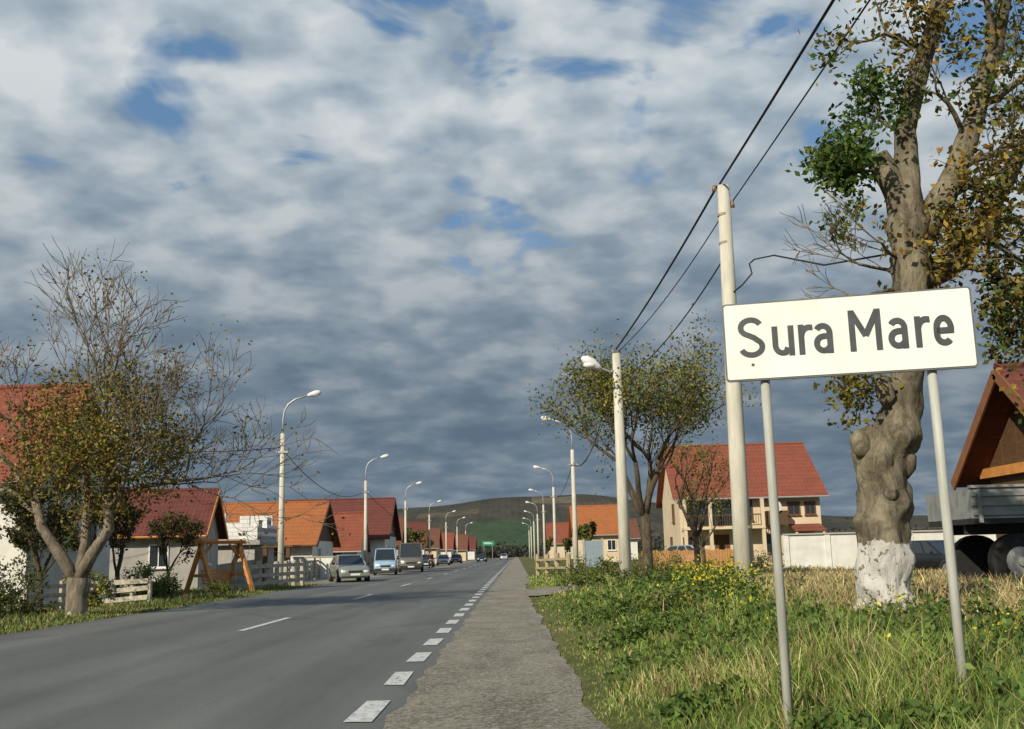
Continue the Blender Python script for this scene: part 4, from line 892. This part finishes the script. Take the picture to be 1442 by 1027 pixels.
for x in (-1.9,-.75,1.6):
    for y in (-.95,.95):
        t=MB(); t.tube([(x,y-.14,.5),(x,y-.11,.5),(x,y+.11,.5),(x,y+.14,.5)],[.44,.5,.5,.44],24); w_=t.obj('wheel',BLACK,e)
        t=MB(); s_=-1 if y<0 else 1; t.tube([(x,y+s_*.13,.5),(x,y+s_*.15,.5)],[.28,.25],16); t.tube([(x,y+s_*.15,.5),(x,y+s_*.2,.5)],.08,10); t.obj('rim',TRG,w_)
for x in (-1.32,1.6):
    t=MB(); t.tube([(x,-.9,.5),(x,.9,.5)],.06,8); t.beam((x-.4,-.45,.75),(x+.4,-.45,.75),.08,.12); t.beam((x,-.45,.5),(x,-.45,1.1),.1,.1); t.obj('axle',DARKP,e)
e=thing('direction_sign','green direction board on two tall posts by the road','road sign',(-8.2,300,0))
mb=MB(); mb.box((-1.7,-.03,3.9),(1.7,.03,5.1)); mb.obj('sign_panel',mat('sign_green',(.02,.30,.14),(.02,.24,.11),3,.5),e)
mb=MB(); mb.box((-1.2,-.036,4.35),(1.2,-.033,4.5)); mb.box((-1.2,-.036,4.65),(.7,-.033,4.8)); mb.obj('lettering',WHITEP,e)
for x in (-1.2,1.2):
    mb=MB(); mb.tube([(x,.08,-.2),(x,.08,5)],.06,8); mb.obj('post',STEEL,e)
# ---------------------------------------------------------------- person
def skin(name,V,E,rad,m,parent,root=0,sub=1):
    me=bpy.data.meshes.new(name); me.from_pydata(V,E,[]); me.materials.append(m)
    o=bpy.data.objects.new(name,me); col.objects.link(o); o.parent=parent
    md=o.modifiers.new('skin','SKIN'); md.use_smooth_shade=True
    sv=me.skin_vertices[0].data if me.skin_vertices else None
    if sv is None:
        bpy.context.view_layer.objects.active=o; sv=me.skin_vertices[0].data
    for i,r in enumerate(rad): sv[i].radius=(r,r*.85); sv[i].use_root=(i==root)
    s_=o.modifiers.new('sub','SUBSURF'); s_.levels=sub; s_.render_levels=sub; return o
try:
    e=thing('person','person in dark jacket and trousers standing by a parked minibus','person',(-8.2,99,0),.3)
    V=[(0,0,.93),(0,0,1.15),(0,.0,1.38),(0,0,1.5),(0,-.01,1.58),(0,0,1.70)]; E=[(0,1),(1,2),(2,3),(3,4),(4,5)]; rad=[.14,.13,.14,.05,.085,.07]
    for s_ in (-1,1):
        o=len(V); V+=[(s_*.19,0,1.40),(s_*.24,.02,1.12),(s_*.25,-.06,.88),(s_*.25,-.09,.80)]; E+=[(2,o),(o,o+1),(o+1,o+2),(o+2,o+3)]; rad+=[.06,.045,.032,.03]
        for k in range(4):
            f_=len(V); V+=[(s_*.25+(-.02+.013*k),-.1,.74),(s_*.25+(-.024+.016*k),-.09,.70)]; E+=[(o+3,f_),(f_,f_+1)]; rad+=[.009,.007]
        f_=len(V); V+=[(s_*.21,-.12,.78)]; E+=[(o+3,f_)]; rad+=[.01]
        o=len(V); V+=[(s_*.1,0,.86),(s_*.12,-.02,.48),(s_*.13,.02,.09),(s_*.14,-.13,.04)]; E+=[(0,o),(o,o+1),(o+1,o+2),(o+2,o+3)]; rad+=[.09,.06,.045,.04]
    skin('body',V,E,rad,mat('skin_tone',(.45,.27,.19),(.4,.23,.16),5,.6),e)
    V=[(0,0,.88),(0,0,1.15),(0,0,1.38),(0,0,1.46)]; E=[(0,1),(1,2),(2,3)]; rad=[.175,.165,.165,.09]
    for s_ in (-1,1):
        o=len(V); V+=[(s_*.2,0,1.40),(s_*.245,.02,1.12),(s_*.25,-.05,.92)]; E+=[(2,o),(o,o+1),(o+1,o+2)]; rad+=[.08,.065,.055]
    skin('jacket',V,E,rad,mat('dark_jacket',(.03,.032,.04),(.02,.02,.025),8),e)
    V=[(0,0,.95)]; E=[]; rad=[.15]
    for s_ in (-1,1):
        o=len(V); V+=[(s_*.1,0,.84),(s_*.12,-.02,.48),(s_*.13,.01,.1)]; E+=[(0,o),(o,o+1),(o+1,o+2)]; rad+=[.11,.085,.075]
    skin('trousers',V,E,rad,mat('dark_trousers',(.04,.04,.05),(.025,.025,.03),8),e)
    mb=MB(); mb.ball((0,.015,1.665),.1,12,8,0,(.85,1,.9)); mb.obj('hair',mat('dark_hair',(.03,.02,.015)),e,smooth=True)
    mb=MB(); 
    for s_ in (-1,1): mb.ball((s_*.135,-.05,.045),.06,10,6,0,(.8,2.2,.75))
    mb.each('shoe',BLACK,e,smooth=True)
    mb=MB(); mb.ball((0,-.105,1.62),.02,6,5,0,(.7,1,1.3)); mb.obj('nose',MATS['skin_tone'],e,smooth=True)
except Exception as ex: print('PERSON',ex)
# ---------------------------------------------------------------- sky & sun
az=math.radians(36); el=math.radians(30)
d=Vector((math.sin(az)*math.cos(el),math.cos(az)*math.cos(el),-math.sin(el)))
sl=bpy.data.lights.new('sun','SUN'); sl.energy=5.0; sl.angle=math.radians(.6); sl.color=(1,.90,.72)
so=bpy.data.objects.new('sun',sl); so.rotation_euler=d.to_track_quat('-Z','Y').to_euler(); so.location=(-30,-20,30); col.objects.link(so)
w=bpy.data.worlds.new('World'); scene.world=w; w.use_nodes=True; nt=w.node_tree; nt.nodes.clear()
out=N(nt,'ShaderNodeOutputWorld'); bg=N(nt,'ShaderNodeBackground'); bg.inputs[1].default_value=.1; nt.links.new(bg.outputs[0],out.inputs[0])
sky=N(nt,'ShaderNodeTexSky',sky_type='NISHITA'); sky.sun_disc=False; sky.sun_elevation=el; sky.sun_rotation=az+math.pi
tc=N(nt,'ShaderNodeTexCoord'); s=N(nt,'ShaderNodeSeparateXYZ'); nt.links.new(tc.outputs['Generated'],s.inputs[0])
z=math_(nt,'MAXIMUM',s.outputs[2],0.0); zz=math_(nt,'ADD',z,.22)
cx=N(nt,'ShaderNodeCombineXYZ'); nt.links.new(math_(nt,'DIVIDE',s.outputs[0],zz),cx.inputs[0]); nt.links.new(math_(nt,'DIVIDE',s.outputs[1],zz),cx.inputs[1])
P=cx.outputs[0]
big=noise(nt,P,1.9,3,.5,.2); med=noise(nt,P,6.6,3,.42,.2); puf=noise(nt,P,17,4,.5,.2)
f=math_(nt,'MULTIPLY_ADD',big,.32,math_(nt,'MULTIPLY_ADD',med,.50,math_(nt,'MULTIPLY',puf,.18)))
lit=ramp(nt,f,[(.38,(2.5,3.2,3.95)),(.45,(3.5,4.25,4.95)),(.51,(4.7,5.35,5.85)),(.59,(6.4,6.8,7.0))])
dark=ramp(nt,f,[(.36,(1.0,1.5,2.1)),(.5,(1.35,1.87,2.45)),(.62,(2.1,2.6,3.1))])
el_=ramp(nt,z,[(.0,(.22,.22,.22)),(.06,(.05,.05,.05)),(.12,(.06,.06,.06)),(.2,(.3,.3,.3)),(.3,(.68,.68,.68)),(.42,(1,1,1))])
cloud=mixc(nt,el_,dark,lit)
gap=math_(nt,'ADD',math_(nt,'MULTIPLY_ADD',noise(nt,P,3.0,5,.55,.7),.65,math_(nt,'MULTIPLY',med,.35)),math_(nt,'MULTIPLY',math_(nt,'SUBTRACT',.40,z),.4))
cov=ramp(nt,gap,[(.39,(0,0,0)),(.45,(1,1,1))])
low=ramp(nt,z,[(.22,(1,1,1)),(.32,(0,0,0))])
cov=math_(nt,'MAXIMUM',cov,low)
blue=mixc(nt,.5,sky.outputs[0],(1.3,2.9,5.2))
nt.links.new(mixc(nt,cov,blue,cloud),bg.inputs[0])
# ---------------------------------------------------------------- camera
cam=bpy.data.cameras.new('camera'); cam.sensor_width=36; cam.lens=35.95; cam.clip_end=8000; cam.clip_start=.05
co_=bpy.data.objects.new('camera',cam); col.objects.link(co_)
Mx=Matrix.Rotation(math.radians(90)+math.atan(267/1440),4,'X')@Matrix.Rotation(-.025,4,'Z')
co_.matrix_world=Matrix.Translation((0,0,1.25))@Mx
scene.camera=co_
